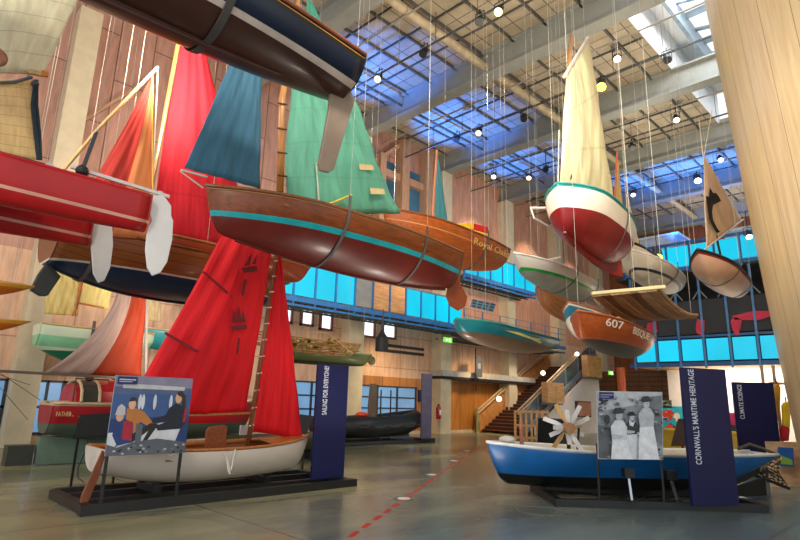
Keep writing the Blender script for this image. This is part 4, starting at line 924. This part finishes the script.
for pl in ([(202,272),(204,271),(233,296),(231,298)],[(164,334),(166,332),(199,351),(197,353)]): MB().prism([AX(a,b,X+.22) for a,b in pl],(.006,0,0)).build('batten',plain('8a1018',.6),sl_)
sail(g,[A2(252,432,X),A2(302,443,X),A2(280,252,X),A2(277,246,X)],cloth('ee101e',seams=0,trans=.22,wr=.5),.1,.018,seed=32,name='jib',curve=(-.04,0.04,0,0))
MB().bar(A2(120,418,X+.02),A2(250,413,X+.02),.035).build('boom',wood('b0703c'),g)
edge_rope(g,h.pt(.5,-h.half(.5)-.03,.0) if h.sec(.5,.9,-1).x>h.sec(.5,.9,1).x else h.pt(.5,h.half(.5)+.03,.0),AX(231,470,-8.6),.01,mat=plain('e8e2d4',.6)); 
xs=-8.62
MB().tube([AX(222,452,xs),AX(226,456,xs),AX(228,470,xs),AX(230,474,xs),AX(228,460,xs)],.01,6).build('rope',plain('e8e2d4',.6),g); MB().tube([AX(163,451,xs),AX(170,456,xs),AX(178,452,xs)],.01,6).build('rope',plain('e8e2d4',.6),g)
# photo panel
def rectx(mb,x,y0,y1,z0,z1,mi,dx=.004): mb.mat=mi; mb.bb((x,y0,z0),(x+dx,y1,z1))
X=-8.45
g=thing('photo_panel','colour photograph panel of a family in a sailing boat on two thin black posts','display panel',(X,3.4,.1))
for y in (2.86,3.9): MB().bb((X-.09,y-.02,.13),(X-.06,y+.02,1.0)).bb((X-.09,y-.02,.8),(X-.02,y+.02,1.0)).build('post',PL,g)
P=[A2(117,375,X),A2(193,378,X),A2(186,452,X),A2(107,459,X)]; y0,y1,z1,z0=P[0][1]-.01,P[1][1],P[0][2],P[2][2]-.01
bd=MB().bb((X-.02,y0,z0),(X,y1,z1)).build('board',plain('9aa6b5',.4),g)
cols=['51648f','8c8aa6','3c5d96','1c2233','23407a','e9eef2','b02036','c07a3c','e0b090','3a2a22','5d6470','d5dbe2','c9c9cc','202020','1d2b6a','d8dde4','7c8087']
PM=[plain(c,.45,var=.1,scale=5) for c in cols]
def U(u,v): return (y0+(y1-y0)*u, z1-(z1-z0)*v)
mb=MB(); lay=[0]
def poly(pts,mi):
    lay[0]+=1; mb.mat=mi; mb.prism([(X+.002+lay[0]*.0004,)+U(u,v) for u,v in pts],(.0008,0,0))
def ell(u,v,ru,rv,mi,n=14): poly([(u+ru*math.cos(2*PI*k/n),v+rv*math.sin(2*PI*k/n)) for k in range(n)],mi)
poly([(0,0),(1,0),(1,1),(0,1)],2); poly([(0,0),(1,0),(1,.14),(0,.14)],1); poly([(0,.14),(1,.14),(1,.22),(0,.24)],0); poly([(.1,.10),(.9,.12),(.9,.17),(.1,.16)],12)
for u in (.33,.37,.52,.73): ell(u,.33,.022,.10,15)
poly([(0,.55),(1,.5),(1,1),(0,1)],4)
poly([(0,.72),(.35,.68),(.62,.60),(.93,.58),(.84,.86),(.5,.9),(0,1.0)],11); poly([(.55,.66),(.88,.63),(.82,.82),(.55,.86)],15)
# father in orange, child in blue hat and red vest, woman in navy
poly([(.18,.42),(.26,.40),(.4,.46),(.55,.62),(.5,.66),(.36,.58),(.34,.76),(.2,.72)],7); ell(.24,.36,.045,.07,8); poly([(.19,.33),(.22,.27),(.28,.28),(.30,.36),(.27,.32),(.21,.33)],9)
poly([(.06,.58),(.15,.54),(.28,.6),(.30,.84),(.12,.88),(.05,.75)],4); poly([(.16,.58),(.27,.58),(.29,.82),(.17,.8)],6); ell(.11,.52,.045,.06,8); poly([(.05,.5),(.07,.40),(.11,.36),(.16,.40),(.17,.5)],12)
poly([(.72,.40),(.80,.34),(.95,.40),(.97,.58),(.9,.68),(.60,.70),(.56,.64),(.72,.58),(.52,.60),(.5,.55),(.68,.50)],3); ell(.83,.27,.045,.075,8); poly([(.80,.20),(.86,.17),(.92,.24),(.94,.38),(.89,.42),(.87,.26),(.81,.23)],9); poly([(.93,.40),(.96,.42),(.96,.58),(.92,.60)],6)
poly([(.28,.74),(.5,.6),(.6,.62),(.42,.92),(.38,.92),(.48,.7),(.3,.84)],13); poly([(.32,.6),(.4,.62),(.4,.85),(.33,.86)],10)
poly([(0,.86),(.12,.9),(.3,.84),(.6,.8),(1,.86),(1,1),(0,1)],10)
rr=random.Random(3)
for k in range(30): u=rr.uniform(.05,.97); ell(u,rr.uniform(.88,.98),.02,.012,rr.choice([12,16,13]),6)
poly([(.02,.015),(.26,.015),(.26,.11),(.02,.11)],14); poly([(.04,.045),(.24,.045),(.24,.06),(.04,.06)],12); poly([(.04,.075),(.2,.075),(.2,.083),(.04,.083)],12)
mb.build('printed_photo',PM,bd)
# sign
def signboard(name,label,p0,p1,z0,z1,txt,size,tx,tz,sx=.6,fit=None,th=.06):
    a=V3(p0);b=V3(p1);a.z=z0;b.z=z0; f=(b-a).normalized(); n=Vector((f.y,-f.x,0)); g=thing(name,label,'sign',(a+b)/2,group=None)
    bd=MB().prism([a,b,b+Vector((0,0,z1-z0)),a+Vector((0,0,z1-z0))],n*th).build('board',NAVY,g,bevel=.004)
    text('lettering',txt,bd,a+f*tx+n*(th/2+.003)+Vector((0,0,tz)),size,LETTER,(0,0,1),-f,sx,.003,1.02,fit=fit); return g
g=signboard('sign_board','tall navy sign reading SAILING FOR EVERYONE? on the black plinth end',(-8.9,6.62,0),(-8.86,7.36,0),.13,2.27,'SAILING FOR EVERYONE?',.15,.25,1.17,.60,.93)
a=AG(311,486,.13);
# stand with black info board behind
g=thing('information_stand','black slanted information board on thin legs beside the red cabin boat','display stand',AG(70,492,0)); A_=AG(70,490,0); 
pz=1.05
c=V3(AD(92,424,A_@FW)); fr=[V3(AD(px,py,A_@FW+dd)) for px,py,dd in ((79,416,.1),(112,414,.0),(112,436,-.25),(74,438,-.15))]
MB().prism(fr,(0,0,.04)).build('board',plain('0a0a0b',.95),g); MB().prism([fr[0],fr[1],fr[1]-Vector((0,0,.03)),fr[0]-Vector((0,0,.03))],FW*.02).build('board_edge',plain('d6d2bf',.3),g)
MB().bar(A_,(V3(A_).x,V3(A_).y,1.1),.035).build('leg',BLACK,g); B_=AG(112,488,0); MB().bar(V3(B_),(B_[0],B_[1],1.05),.035).build('leg',BLACK,g)
MB().tube([AD(88,438,A_@FW),AD(86,450,A_@FW),AD(78,468,A_@FW),AD(78,478,A_@FW),AD(84,482,A_@FW)],.01,6).build('cable',BLACK,g)
# ================================================================ red cabin boat
h=Hull((-14.9,3.55),(-14.9,8.9),1.35,.9,1.75,transom=.66,stem=.12,sb=.15,ss=.0,rock=.12,az=.95,ax=.6,sternrise=.15)
g=rootfor(h,'cabin_boat','red cabin boat with green keel lettered FATHER\'S DAY at the left','boat')
hm=hullmat('a01820',[('h',-1,.5,'4f5f50'),('s',-1,.06,'c9b28c')],0,.3,var=.06); h.shell(g,hm,INW); h.transom(g,hm); h.deck(g,plain('c9b28c',.5)); h.gunwale(g,plain('cdb68e',.4),.035)
MB().bb((-15.05,3.5,.02),(-14.75,6.8,.6)).build('keel',plain('66806f',.5),g)
o=[]; mb=MB()
for k in range(9):
    a=PI*k/8; o.append((-14.9+.68*math.cos(a),3.35,1.38+.42*math.sin(a)**.8))
_h0=AX(78,395,-14.5)[1];_h1=AX(96,395,-14.5)[1]
mb.prism([(p[0],(3.95+_h0)/2,p[2]) for p in o],(0,_h0-3.95,0)).build('cabin',plain('b0181f',.3),g)
o2=[(-14.9+.72*math.cos(PI*k/8),(_h0+_h1)/2,1.38+.50*math.sin(PI*k/8)**.8) for k in range(9)]
MB().prism(o2,(0,_h1-_h0,0)).build('hatch_cover',plain('3a3c36',.5),g)
for y in (_h0,_h1): MB().tube([(p[0]*1+.0,y,p[2]+.01) for p in o2],.035,6).build('hatch_rim',plain('d8bd94',.4),g)
o3=[(-14.9+.7*math.cos(PI*k/8),_h1+.6,1.38+.52*math.sin(PI*k/8)**.8) for k in range(9)]; MB().prism(o3,(0,1.2,0)).build('cabin_front',plain('b0181f',.3),g)
MB().tube([(-14.3,3.9,1.4),(-14.3,3.9,1.9),(-14.3,4.6,1.9),(-14.3,4.6,1.75)],.02,6).build('guard_rail',plain('5a4038',.5),g)
MB().ball((-14.9,4.35,1.95),.1,8).build('fender',plain('8a2a20',.5),g); MB().ball((-14.7,4.9,2.0),.12,8,(1,1.4,.8)).build('rope_coil',plain('2a5a9a',.6),g)
sd=1 if h.sec(.3,.8,1).x>h.sec(.3,.8,-1).x else -1
_y0=AX(47,414,-14.0)[1];_y1=AX(79,415,-14.0)[1]; a_=h.sec(max(.01,(_y0-3.55)/h.L),.80,sd,.02); b_=a_+h.f*.56; text('name_lettering',"FATHER'S DAY",h.obj,a_+Vector((.04,0,-.07)),.14,plain('e8cc9a',.4),b_-a_,(0,0,1),fit=(b_-a_).length)
MB().bb((-15.3,2.95,.0),(-14.9,3.45,.42)).build('outboard_block',plain('3a3f36',.5),g)
X=-14.6
sail(g,[A2(42,374,X),A2(141,377,X),A2(147,285,X),A2(118,285,X)],cloth('b89c90',trans=.25,wr=.4,c2='9c3008',split=(.46,.0)),.12,.02,seed=41,name='main_sail',curve=(0,0,0,-.35))
MB().tube([A2(145,400,X),A2(147,280,X)],.04,8).build('mast',plain('8a8480',.4),g); MB().bar(A2(-20,370,X),A2(142,379,X),.06).build('boom',plain('6a5a4c',.5),g)
for a,b in (((0,373),(40,400)),((0,375),(30,385)),((-10,376),(28,420))): edge_rope(g,A2(a[0],a[1],X),A2(b[0],b[1],X),.008,mat=plain('6a6258',.6))
# olive dinghy behind the white boat
h=Hull((-13.2,7.2),(-13.2,10.6),.62,.42,1.3,transom=.8,stem=.15,sb=.1,rock=.1,ax=.6)
g=rootfor(h,'inflatable_dinghy','olive green dinghy on the floor behind the white sailing dinghy'); hm=hullmat('4c5230'); h.shell(g,hm,hm); h.deck(g,plain('42482a',.6)); h.transom(g,hm)
for t in (.3,.7): c=h.pt(t,0,-.42); MB().bb((c.x-.3,c.y-.05,0),(c.x+.3,c.y+.05,.28)).build('stand',PL,g)
c=AD(247,430,12.5); g=thing('caption_stand','small white caption card on a stand by the dinghy mast','display stand',(c[0],c[1],0))
MB().box(c,(.04,.34,.2),0).build('card',plain('d8dcd4',.4),g); MB().bar((c[0],c[1],0),(c[0],c[1],c[2]-.08),.03).build('post',PL,g)
c=AD(305,425,13); g=thing('information_stand','black slanted board on a post behind the red jib','display stand',(c[0],c[1],0)); MB().prism([AD(298,414,13),AD(314,416,13),AD(306,435,12.8),AD(298,434,12.8)],FW*.03).build('board',BLACK,g); MB().bar((c[0],c[1],0),(c[0],c[1],c[2]),.035).build('post',BLACK,g)
# ================================================================ black inflatable display
g=thing('display_plinth','low black plinth under the black inflatable boat','plinth',(-16.6,15.2,0)); MB().bb((-17.6,12.9,0),(-15.75,17.9,.14)).build('base',PL,g,bevel=.02)
g=thing('inflatable_boat','black inflatable boat with a red item inside on a low plinth','boat',(-16.6,15.2,.14)); RUB=plain('151817',.45)
zt=.62
MB().tube([(-15.95,12.9,zt),(-15.9,14.5,zt),(-15.95,16.2,zt+.08),(-16.3,17.3,zt+.25),(-16.65,17.6,zt+.33),(-17.0,17.3,zt+.25),(-17.3,16.2,zt+.08),(-17.3,14.5,zt),(-17.3,12.9,zt)],[.36,.38,.38,.34,.32,.34,.38,.38,.36],18).build('tube',RUB,g,smooth=True)
MB().bb((-17.2,13.1,.25),(-16,16.6,.4)).build('floor_board',plain('55564f',.6),g)
MB().bb((-17.2,13.3,.3),(-16.1,13.45,1.0)).build('transom',plain('b8a48c',.5),g)
for k in range(5): y=13.4+k*.8; MB().tube([(-15.56,y,zt+.12),(-15.52,y+.2,zt+.02),(-15.52,y+.5,zt+.02),(-15.56,y+.7,zt+.12)],.015,6).build('grab_line',plain('4c4f4c',.6),g)
g2=MB().ball((-16.6,14.6,1.05),.22,8,(1,1.3,.5)).build('life_jacket',plain('e2482a',.5)); tag(g2,'orange red life jacket lying in the black inflatable boat','life jacket'); recentre(g2)
g=thing('textured_post','brown textured post standing in the black inflatable boat','post',(-16.9,15.4,.4)); MB().tube([(-16.9,15.4,.4),(-16.9,15.4,1.4),(-16.9,15.4,2.25)],[.16,.2,.14],8).build('trunk',wood('7d6a55',(4,4,1)),g)
g=thing('banner_stand','slim purple grey upright panel at the end of the inflatable display','sign',(-15.6,17.2,.0)); MB().bb((-15.72,16.95,.14),(-15.66,17.55,2.72)).build('board',plain('5a5470',.5),g); MB().bb((-15.9,16.8,.14),(-15.5,17.6,.18)).build('foot',PL,g)
for py,nm in ((384,'navy notice board on the timber wall right of the purple panel'),):
    a=AX(422,390,-20.1);b=AX(427,402,-20.1); g=thing('notice_board',nm,'notice',(-20.1,(a[1]+b[1])/2,b[2])); MB().bb((-20.2,a[1]-.2,b[2]),(-20.12,b[1],a[2])).build('board',NAVY,g); MB().bb((-20.12,a[1],a[2]-.3),(-20.11,b[1]-.1,a[2]-.22)).build('printed_line',WHITE,g)
MB_=[AG(345,449,0),AG(398,444,0)]
for i,px in enumerate((381,391)): 
    c=AX(px,440,-15.72); o=MB().bb((-15.82,c[1]-.02,.14),(-15.78,c[1]+.02,2.0)).build('display_post',PL); recentre(o); tag(o,['thin black post in front of the inflatable boat, nearer one','thin black post in front of the inflatable boat, farther one'][i],'post','posts at the inflatable display')
# ================================================================ BLUE BOAT DISPLAY
f=Vector((.707,.707,0)); n_=Vector((.707,-.707,0))
def Q(s,t,z): return Vector((-4.99,8.64,0))+f*s-n_*t+Vector((0,0,z))   # s along the front rail, t back from it
g=thing('display_plinth','black framed plinth under the blue boat','plinth',Q(1.7,.9,0))
MB().bar(Q(0,.06,.06),Q(3.45,.06,.06),.12,.12).build('rail',PL,g); MB().bar(Q(0,1.8,.06),Q(3.45,1.8,.06),.12,.12).build('rail',PL,g)
for s_ in (.06,3.39): MB().bar(Q(s_,.1,.06),Q(s_,1.76,.06),.12,.12).build('end_rail',PL,g)
bow=V3(AG(487,441,.93)); st=V3(AG(764,456,.76))
dv=(st-bow); 
h=Hull((st.x,st.y),(bow.x,bow.y),.80,.68,1.5,transom=.5,stem=.07,sb=.12,ss=.02,rock=.12,az=.85,ax=.75,fm=.5,bowfull=2.6,sternrise=.75)
g=rootfor(h,'rowing_boat','bright blue wooden rowing boat with black bottom and white rail on the right plinth')
hm=hullmat('0b5c9c',[('h',-1,.40,'0e1114'),('s',-1,.05,'d8dcdc')],0,.25,var=.15); h.shell(g,hm,plain('cfc4ae',.5),.025); h.transom(g,hm); h.gunwale(g,plain('dfe2e0',.35),.03)
for t in (.2,.42,.66): h.thwart(g,plain('d8cdb8',.5),t,.22,.1)
h.deck(g,plain('dcd6cc',.4),.9,1.); h.fin(g,plain('15181a',.4),.03,.8,.16,.06,.08)
h.plate(g,plain('161a1c',.4),[(.75,-.62),(.05,-.42),(.05,-.75),(.75,-.78)],.06,name='skeg')
c=h.pt(.88,0,.15); MB().cyl(h.pt(.88,0,-.1),h.pt(.88,0,.5),.04,8).build('post',wood('a86a48'),g); MB().ball(h.pt(.93,0,.17),.13,8,(1.2,1.2,.5)).build('rope_heap',plain('d8d4c8',.7),g)
# oar heap / net at the stern
g=thing('fishing_net','dark knotted net hanging over the stern of the blue boat','net',V3(AG(770,490,.0)))
dd=float(st@Vector(FW)); mb=MB(); rr=random.Random(9)
def NP(u,v): 
    a=V3(AD(762,458,dd+.2)).lerp(V3(AD(778,456,dd-.0)),u); b=V3(AD(757,476,dd+.25)).lerp(V3(AD(788,489,dd-.1)),u); return a.lerp(b,v)+Vector((.06*math.sin(9*u+4*v),.06*math.cos(7*v),0))
for k in range(9):
    mb.tube([NP(min(1,max(0,k/8+.12*math.sin(j*1.3))),j/8) for j in range(9)],.011,5); mb.tube([NP(j/8,min(1,max(0,k/8+.06*math.sin(j*2+k)))) for j in range(9)],.011,5)
mb.build('mesh',plain('3a3a30',.8),g); mb=MB()
for k in range(46): mb.ball(NP(rr.random(),rr.random()),.022,4)
o=mb.build('cork_floats',plain('c9a878',.7),g); o['kind']='stuff'
MB().tube([NP(0,1),NP(.5,1.02),NP(1,1)],.03,6).build('foot_rope',plain('24241f',.8),g); MB().tube([AD(738,449,dd+.3),AD(750,444,dd+.3),AD(764,449,dd+.2),AD(778,455,dd)],.03,6).build('head_rope',plain('4a4438',.8),g)
# supports
for i,(px,py,px2,py2) in enumerate(((628,478,632,502),(670,480,678,502))):
    p=V3(AG(px2,py2,.12)); g=thing('hull_prop','black pad and chromed screw prop under the blue boat, %s'%['nearer the photograph panel','nearer the navy sign'][i],'prop',p,group='props under the blue boat')
    q=V3(AD(px,py-4,float(p@Vector(FW))+.12)); MB().bar(p,q,.035).build('screw_leg',plain('a8acb0',.25,metal=.8),g); MB().box(q+Vector((0,0,.02)),(.16,.16,.14),PI/4).build('pad',BLACK,g); MB().cyl(p,p+Vector((0,0,.03)),.06,10).build('foot',BLACK,g)
# photo panel, black and white
pd=float(Q(.5,.0,0)@Vector(FW)); 
A0=V3(AG(598,503,.12)); A1=V3(AG(663,503,.12)); 
e=(A1-A0); e.z=0; 
# keep the panel in the plane of the front rail
L0=Q(0,-.02,0); 
def railpt(px,py,t=-.02):
    v=_ray(px,py); nn=np.array(n_); p0=np.array(Q(0,t,0)); k=((p0-CC)@nn)/(v@nn); return V3(CC+v*k)
g=thing('photo_panel','black and white photograph panel of women in white aprons on thin black posts','display panel',railpt(630,500))
c4=[railpt(596,391),railpt(662,392),railpt(663,460),railpt(598,459)]
bd=MB().prism(c4,n_*.02).build('board',plain('b8bcc0',.4),g)
for px in (599,663): p=railpt(px,470); MB().bar(Vector((p.x,p.y,.12))-n_*.03,Vector((p.x,p.y,1.0))-n_*.03,.03).build('post',PL,g)
def UU(u,v): return (c4[0].lerp(c4[1],u)).lerp(c4[3].lerp(c4[2],u),v)
cols=['8c9298','b8bdc1','5c6064','2e3032','d6dade','141516','a4a9ad','1a2468','e6e8ea','74797d']; PM=[plain(c,.5,var=.12,scale=9) for c in cols]
mb=MB(); lay=[0]
def poly2(pts,mi): lay[0]+=1; mb.mat=mi; o_=n_*(.011+lay[0]*.0004); mb.prism([UU(min(.99,max(.01,u)),min(.99,max(.01,v)))+o_ for u,v in pts],n_*.0008)
def ell2(u,v,ru,rv,mi,n=12): poly2([(u+ru*math.cos(2*PI*k/n),v+rv*math.sin(2*PI*k/n)) for k in range(n)],mi)
poly2([(0,0),(1,0),(1,1),(0,1)],0); poly2([(0,0),(1,0),(.98,.22),(.6,.2),(.3,.26),(0,.3)],1); poly2([(.75,.08),(1,.05),(1,.8),(.86,.7),(.8,.3)],9); poly2([(0,.5),(.25,.55),(.3,1),(0,1)],2); poly2([(.6,.86),(1,.8),(1,1),(.55,1)],6)
rr=random.Random(11)
for k in range(150): u,v=rr.random(),rr.uniform(.1,1); ell2(u,v,rr.uniform(.01,.04),rr.uniform(.008,.03),rr.choice([0,1,2,9,2,3,3]),7)
ell2(.13,.42,.05,.07,3); poly2([(.55,.72),(.68,.68),(.86,.76),(.82,.95),(.7,.98),(.55,.85)],2); poly2([(.58,.74),(.68,.71),(.8,.78),(.66,.8)],9)
# three women and a child
def woman(u,v,s,hat,blouse,skirt,face=1):
    poly2([(u-.10*s,v+.36*s),(u+.11*s,v+.34*s),(u+.2*s,v+.88*s),(u+.02*s,v+.95*s),(u-.13*s,v+.92*s),(u-.12*s,v+.6*s)],skirt)
    poly2([(u-.05*s,v+.1*s),(u+.07*s,v+.1*s),(u+.13*s,v+.2*s),(u+.12*s,v+.38*s),(u-.1*s,v+.4*s),(u-.12*s,v+.2*s)],blouse)
    poly2([(u-.1*s,v+.3*s),(u+.07*s,v+.32*s),(u+.06*s,v+.36*s),(u-.09*s,v+.38*s)],face); ell2(u+.01*s,v+.04*s,.05*s,.07*s,face)
    poly2([(u-.09*s,v-.01*s),(u-.05*s,v-.08*s),(u+.04*s,v-.09*s),(u+.10*s,v-.02*s),(u+.06*s,v),(u-.04*s,v+.01*s)],hat)
    for dx in (-.018,.026): ell2(u+dx*s,v+.035*s,.006*s,.006*s,3,6)
woman(.5,.36,.7,5,3,4); poly2([(.46,.42),(.52,.46),(.56,.42),(.52,.52),(.47,.5)],4); woman(.64,.42,.6,2,3,6); woman(.72,.15,.95,3,1,8); woman(.30,.33,1.0,3,4,8)
poly2([(.02,.015),(.24,.015),(.24,.12),(.02,.12)],7); poly2([(.04,.05),(.22,.05),(.22,.062),(.04,.062)],6); poly2([(.04,.085),(.17,.085),(.17,.094),(.04,.094)],6)
mb.build('printed_photo',PM,bd)
# navy signs
p0=AG(692,506,.12); p1=AG(738,505,.12)
signboard('sign_board',"tall navy sign reading CORNWALL'S MARITIME HERITAGE on the right plinth",p0,p1,.12,2.27,"CORNWALL'S MARITIME HERITAGE",.155,.23,.62,.60,1.5)
signboard('sign_board','navy sign reading CLIMATE SCIENCE behind the blue boat stern',(-4.95,18.9,0),(-4.05,19.6,0),.0,2.42,'CLIMATE SCIENCE',.17,.25,1.36,.62,.98)
# model propeller thing standing in the boat
c=AD(568,428,10.6); g=thing('waterwheel_model','white many bladed wheel model standing above the blue boat','model',(c[0],c[1],c[2]-.4)); c=V3(c)
rr=random.Random(2); cr=V3(CR)
for k in range(12):
    a=2*PI*k/12+rr.uniform(-.15,.15); dv=cr*math.cos(a)+Vector((0,0,math.sin(a)))+V3(FW)*rr.uniform(-.5,.5); l=rr.uniform(.28,.56); pv=cr*-math.sin(a)+Vector((0,0,math.cos(a)))
    MB().prism([c+dv*.05-pv*.015,c+dv*l*.5-pv*.05,c+dv*l-pv*.045,c+dv*l+pv*.03,c+dv*l*.5+pv*.03],V3(FW)*.02).build('blade',plain('e2dfdc',.5) if k%4 else SPARL,g)
MB().cyl(c-V3(FW)*.12,c+V3(FW)*.12,.1,12).build('hub',wood('b8895a'),g); MB().bar(c,(c.x,c.y,c.z-.5),.05).bar(c+cr*.2,(c.x+.1,c.y+.1,c.z-.5),.03).build('stand',BLACK,g)
# crates, black table, bench behind
c=AG(552,447,0); g=thing('draped_table','small table under a black cloth beside the slatted crate','table',c); MB().prism([(c[0]-.45,c[1],0),(c[0]+.45,c[1],0),(c[0]+.38,c[1],1.05),(c[0]-.38,c[1],1.05)],(0,.7,0)).build('cloth',plain('17181b',.8),g); MB().box((c[0],c[1],1.07),(.8,.76,.04)).build('tabletop',BLACK,g)
def crate(px,py,w,hgt,lb):
    c=V3(AG(px,py,0)); g=thing('slatted_crate',lb,'crate',c,group='slatted crates by the stairs')
    for k in range(7): x=-w/2+w*k/6; MB().box(c+cr*x+Vector((0,0,hgt/2)),(.09,.09,hgt),YAW).build('slat',OAK,g)
    for z in (.1,.5,.95): MB().box(c+Vector((0,0,hgt*z))-V3(FW)*.05,(w,.05,.1),YAW).build('rail',OAK,g)
crate(532,441,1.5,1.35,'oak slatted crate at the foot of the stairs')
# exhibits by the white wall
X0=35.1
c=AY(655,387,X0-.2)
def poster(name,lb,px0,px1,py0,py1,y,base,shapes,seed=1,cat='poster'):
    a=AY(px0,py0,y);b=AY(px1,py1,y); g=thing(name,lb,cat,((a[0]+b[0])/2,y,b[2])); MB().bb((a[0],y,b[2]),(b[0],y+.05,a[2])).build('board',plain(base,.5),g)
    rr=random.Random(seed); mb=MB(); ms=[plain(c,.5) for c in shapes]
    for k in range(26):
        u,v=rr.random(),rr.random(); w=(b[0]-a[0]); hh=(a[2]-b[2]); mb.mat=rr.randrange(len(ms)); r1=rr.uniform(.04,.16)
        cx=a[0]+w*(.12+.76*u); cz=b[2]+hh*(.12+.76*v); rx=min(w*r1*1.2,cx-a[0],b[0]-cx); rz=min(hh*r1,cz-b[2],a[2]-cz)
        mb.prism([(cx+rx*math.cos(t)*rr.uniform(.6,1),y-.006-k*.0006,cz+rz*math.sin(t)*rr.uniform(.6,1)) for t in [2*PI*j/7 for j in range(7)]],(0,.001,0))
    mb.build('printed_shapes',ms,g)
poster('mural','colourful beach scene mural in turquoise, yellow and red behind the right plinth',660,688,406,438,35.1,'2ab0c0',['e8c83a','d8402a','e8d8a0','203a6a','f0e0c0','e07a2a'],4,'mural')
poster('small_picture','small brown picture above the black and white photograph panel',642,650,386,392,35.1,'5a3020',['7a4a30'],5,'picture')
poster('small_picture','small olive picture above the beach mural',661,672,400,408,35.1,'6a7a5a',['3a3a2a','c8b890'],6,'picture')
a=AG(672,458,0); g=thing('yellow_counter','low yellow counter below the beach mural','counter',(a[0],24,0)); p=AY(660,437,24); q=AY(738,437,24); MB().bb((p[0],24,0),(q[0],24.7,.75)).build('body',plain('c8a020',.5),g); MB().bb((p[0]-.05,23.95,.75),(q[0]+.05,24.75,.82)).build('top',plain('e0c040',.5),g)
c=V3(AD(681,428,14)); g=thing('information_stand','black slanted board on a post left of the tall navy heritage sign','display stand',(c.x,c.y,0)); MB().prism([AD(678,428-9,14.2),AD(692,418,14.2),AD(692,446,13.9),AD(671,446,13.9)],FW*.03).build('board',plain('3a2c28',.5),g); MB().bar((c.x,c.y,0),(c.x,c.y,c.z-.3),.04).build('post',BLACK,g)
c=AY(738,432,27); g=thing('pink_model','pink and black rounded exhibit between the two navy signs','model',(c[0],27,0)); MB().ball((c[0],27,1.1),.75,10,(1.1,.5,.55)).build('body',plain('c8285a',.4),g,smooth=True); MB().ball((c[0]-.1,26.8,.75),.6,10,(.9,.4,.6)).build('base',BLACK,g,smooth=True); MB().bb((c[0]-.5,26.8,0),(c[0]+.5,27.2,.5)).build('foot',BLACK,g)
# kiosk and hanging jackets by the drum
c=V3(AG(772,462,0)); g=thing('display_case','pale timber counter with a blue picture beside the timber drum','counter',c)
A_=V3(AG(771,487,0)); B_=V3(AG(812,487,0)); zz=.95
MB().prism([A_,B_,B_+Vector((0,0,zz)),A_+Vector((0,0,zz))],FW*.06).build('front_panel',wood('dcb894',(2,2,6),.5),g)
dk=float(A_@Vector(FW)); MB().prism([AD(778,447,dk-.06),AD(793,448,dk-.06),AD(794,467,dk-.06),AD(779,466,dk-.06)],FW*.02).build('picture',plain('1f5fae',.4),g)
MB().prism([AD(780,455,dk-.08),AD(792,460,dk-.08),AD(793,465,dk-.08),AD(781,464,dk-.08)],FW*.01).build('picture_boat',plain('7fb04a',.5),g)
dk2=17.2
for i,(px0,px1,py0,py1,cl,lb) in enumerate(((774,779,384,420,'d89a2a','amber jacket hanging left of the yellow one'),(783,789,402,428,'e8c41f','yellow oilskin jacket hanging by the timber drum'),(781,788,425,441,'c8202a','red bag hanging below the yellow oilskin'))):
    p=[V3(AD(*q,dk2)) for q in ((px0+1,py0),(px1-1,py0),(px1+1,py0+4),(px1,py1),(px0,py1),(px0-1,py0+4))]; g=thing('hanging_jacket' if i<2 else 'bag',lb,'jacket' if i<2 else 'bag',p[4],group=None)
    MB().prism(p,FW*.12).build('body',plain(cl,.6),g,bevel=.03); MB().tube([p[0].lerp(p[1],.5),p[0].lerp(p[1],.5)+Vector((0,0,.15))],.02,6).build('hook',BLACK,g)
g=thing('costume_rail','timber rack frame holding the hanging jackets beside the drum','rack',AG(780,458,0)); 
for px in (769,781): p=V3(AD(px+3,455,dk2+.3)); MB().bar((p.x,p.y,0),(p.x,p.y,3.0),.08).build('upright',wood('c8a07a'),g)
MB().bar(V3(AD(769,383,dk2+.3)),V3(AD(790,384,dk2+.3)),.08).build('crossbar',wood('c8a07a'),g)
# ================================================================ floor markings
RD=plain('c8402f',.5,spec=.2)
p=V3(AG(350,537,0));q=V3(AG(480,446,0)); n=26
mb=MB()
L=(q-p).length
k=0; s=0
while s<L-.3:
    a=p+(q-p).normalized()*s; b=a+(q-p).normalized()*.3; s+=.52; a.z=b.z=.002
    o=MB().bar(a,b,.075,.004).build('red_floor_dash',RD); o['kind']='structure'; recentre(o); o['label']='red painted dash of the line on the floor'; o.name='trim_%d'%(60+k); k+=1
for i,(px,py) in enumerate(((404,499),(432,475),(454,461),(467,451))):
    c=AG(px,py,0); g=thing('floor_light',['white lit disc set in the floor, nearest of the row','second nearest white disc set in the floor beside the red line','third white disc set in the floor beside the red line','farthest white disc set in the floor beside the red line'][i],'floor light',(c[0],c[1],0),group='discs set in the floor')
    MB().cyl((c[0],c[1],0),(c[0],c[1],.008),.17,20).build('rim',plain('6a6a64',.4),g); MB().cyl((c[0],c[1],0),(c[0],c[1],.012),.11,20).build('lens',plain('f0eee6',.4),g)
c=AG(541,511,0); mb=MB(); mb.tube([(c[0]+.36*math.cos(2*PI*k/24),c[1]+.36*math.sin(2*PI*k/24),.001) for k in range(25)],.008,5,False); o=mb.build('manhole_ring',plain('5c625c',.5)); recentre(o); tag(o,'faint grey ring inlaid in the floor in front of the blue boat bow','floor cover')
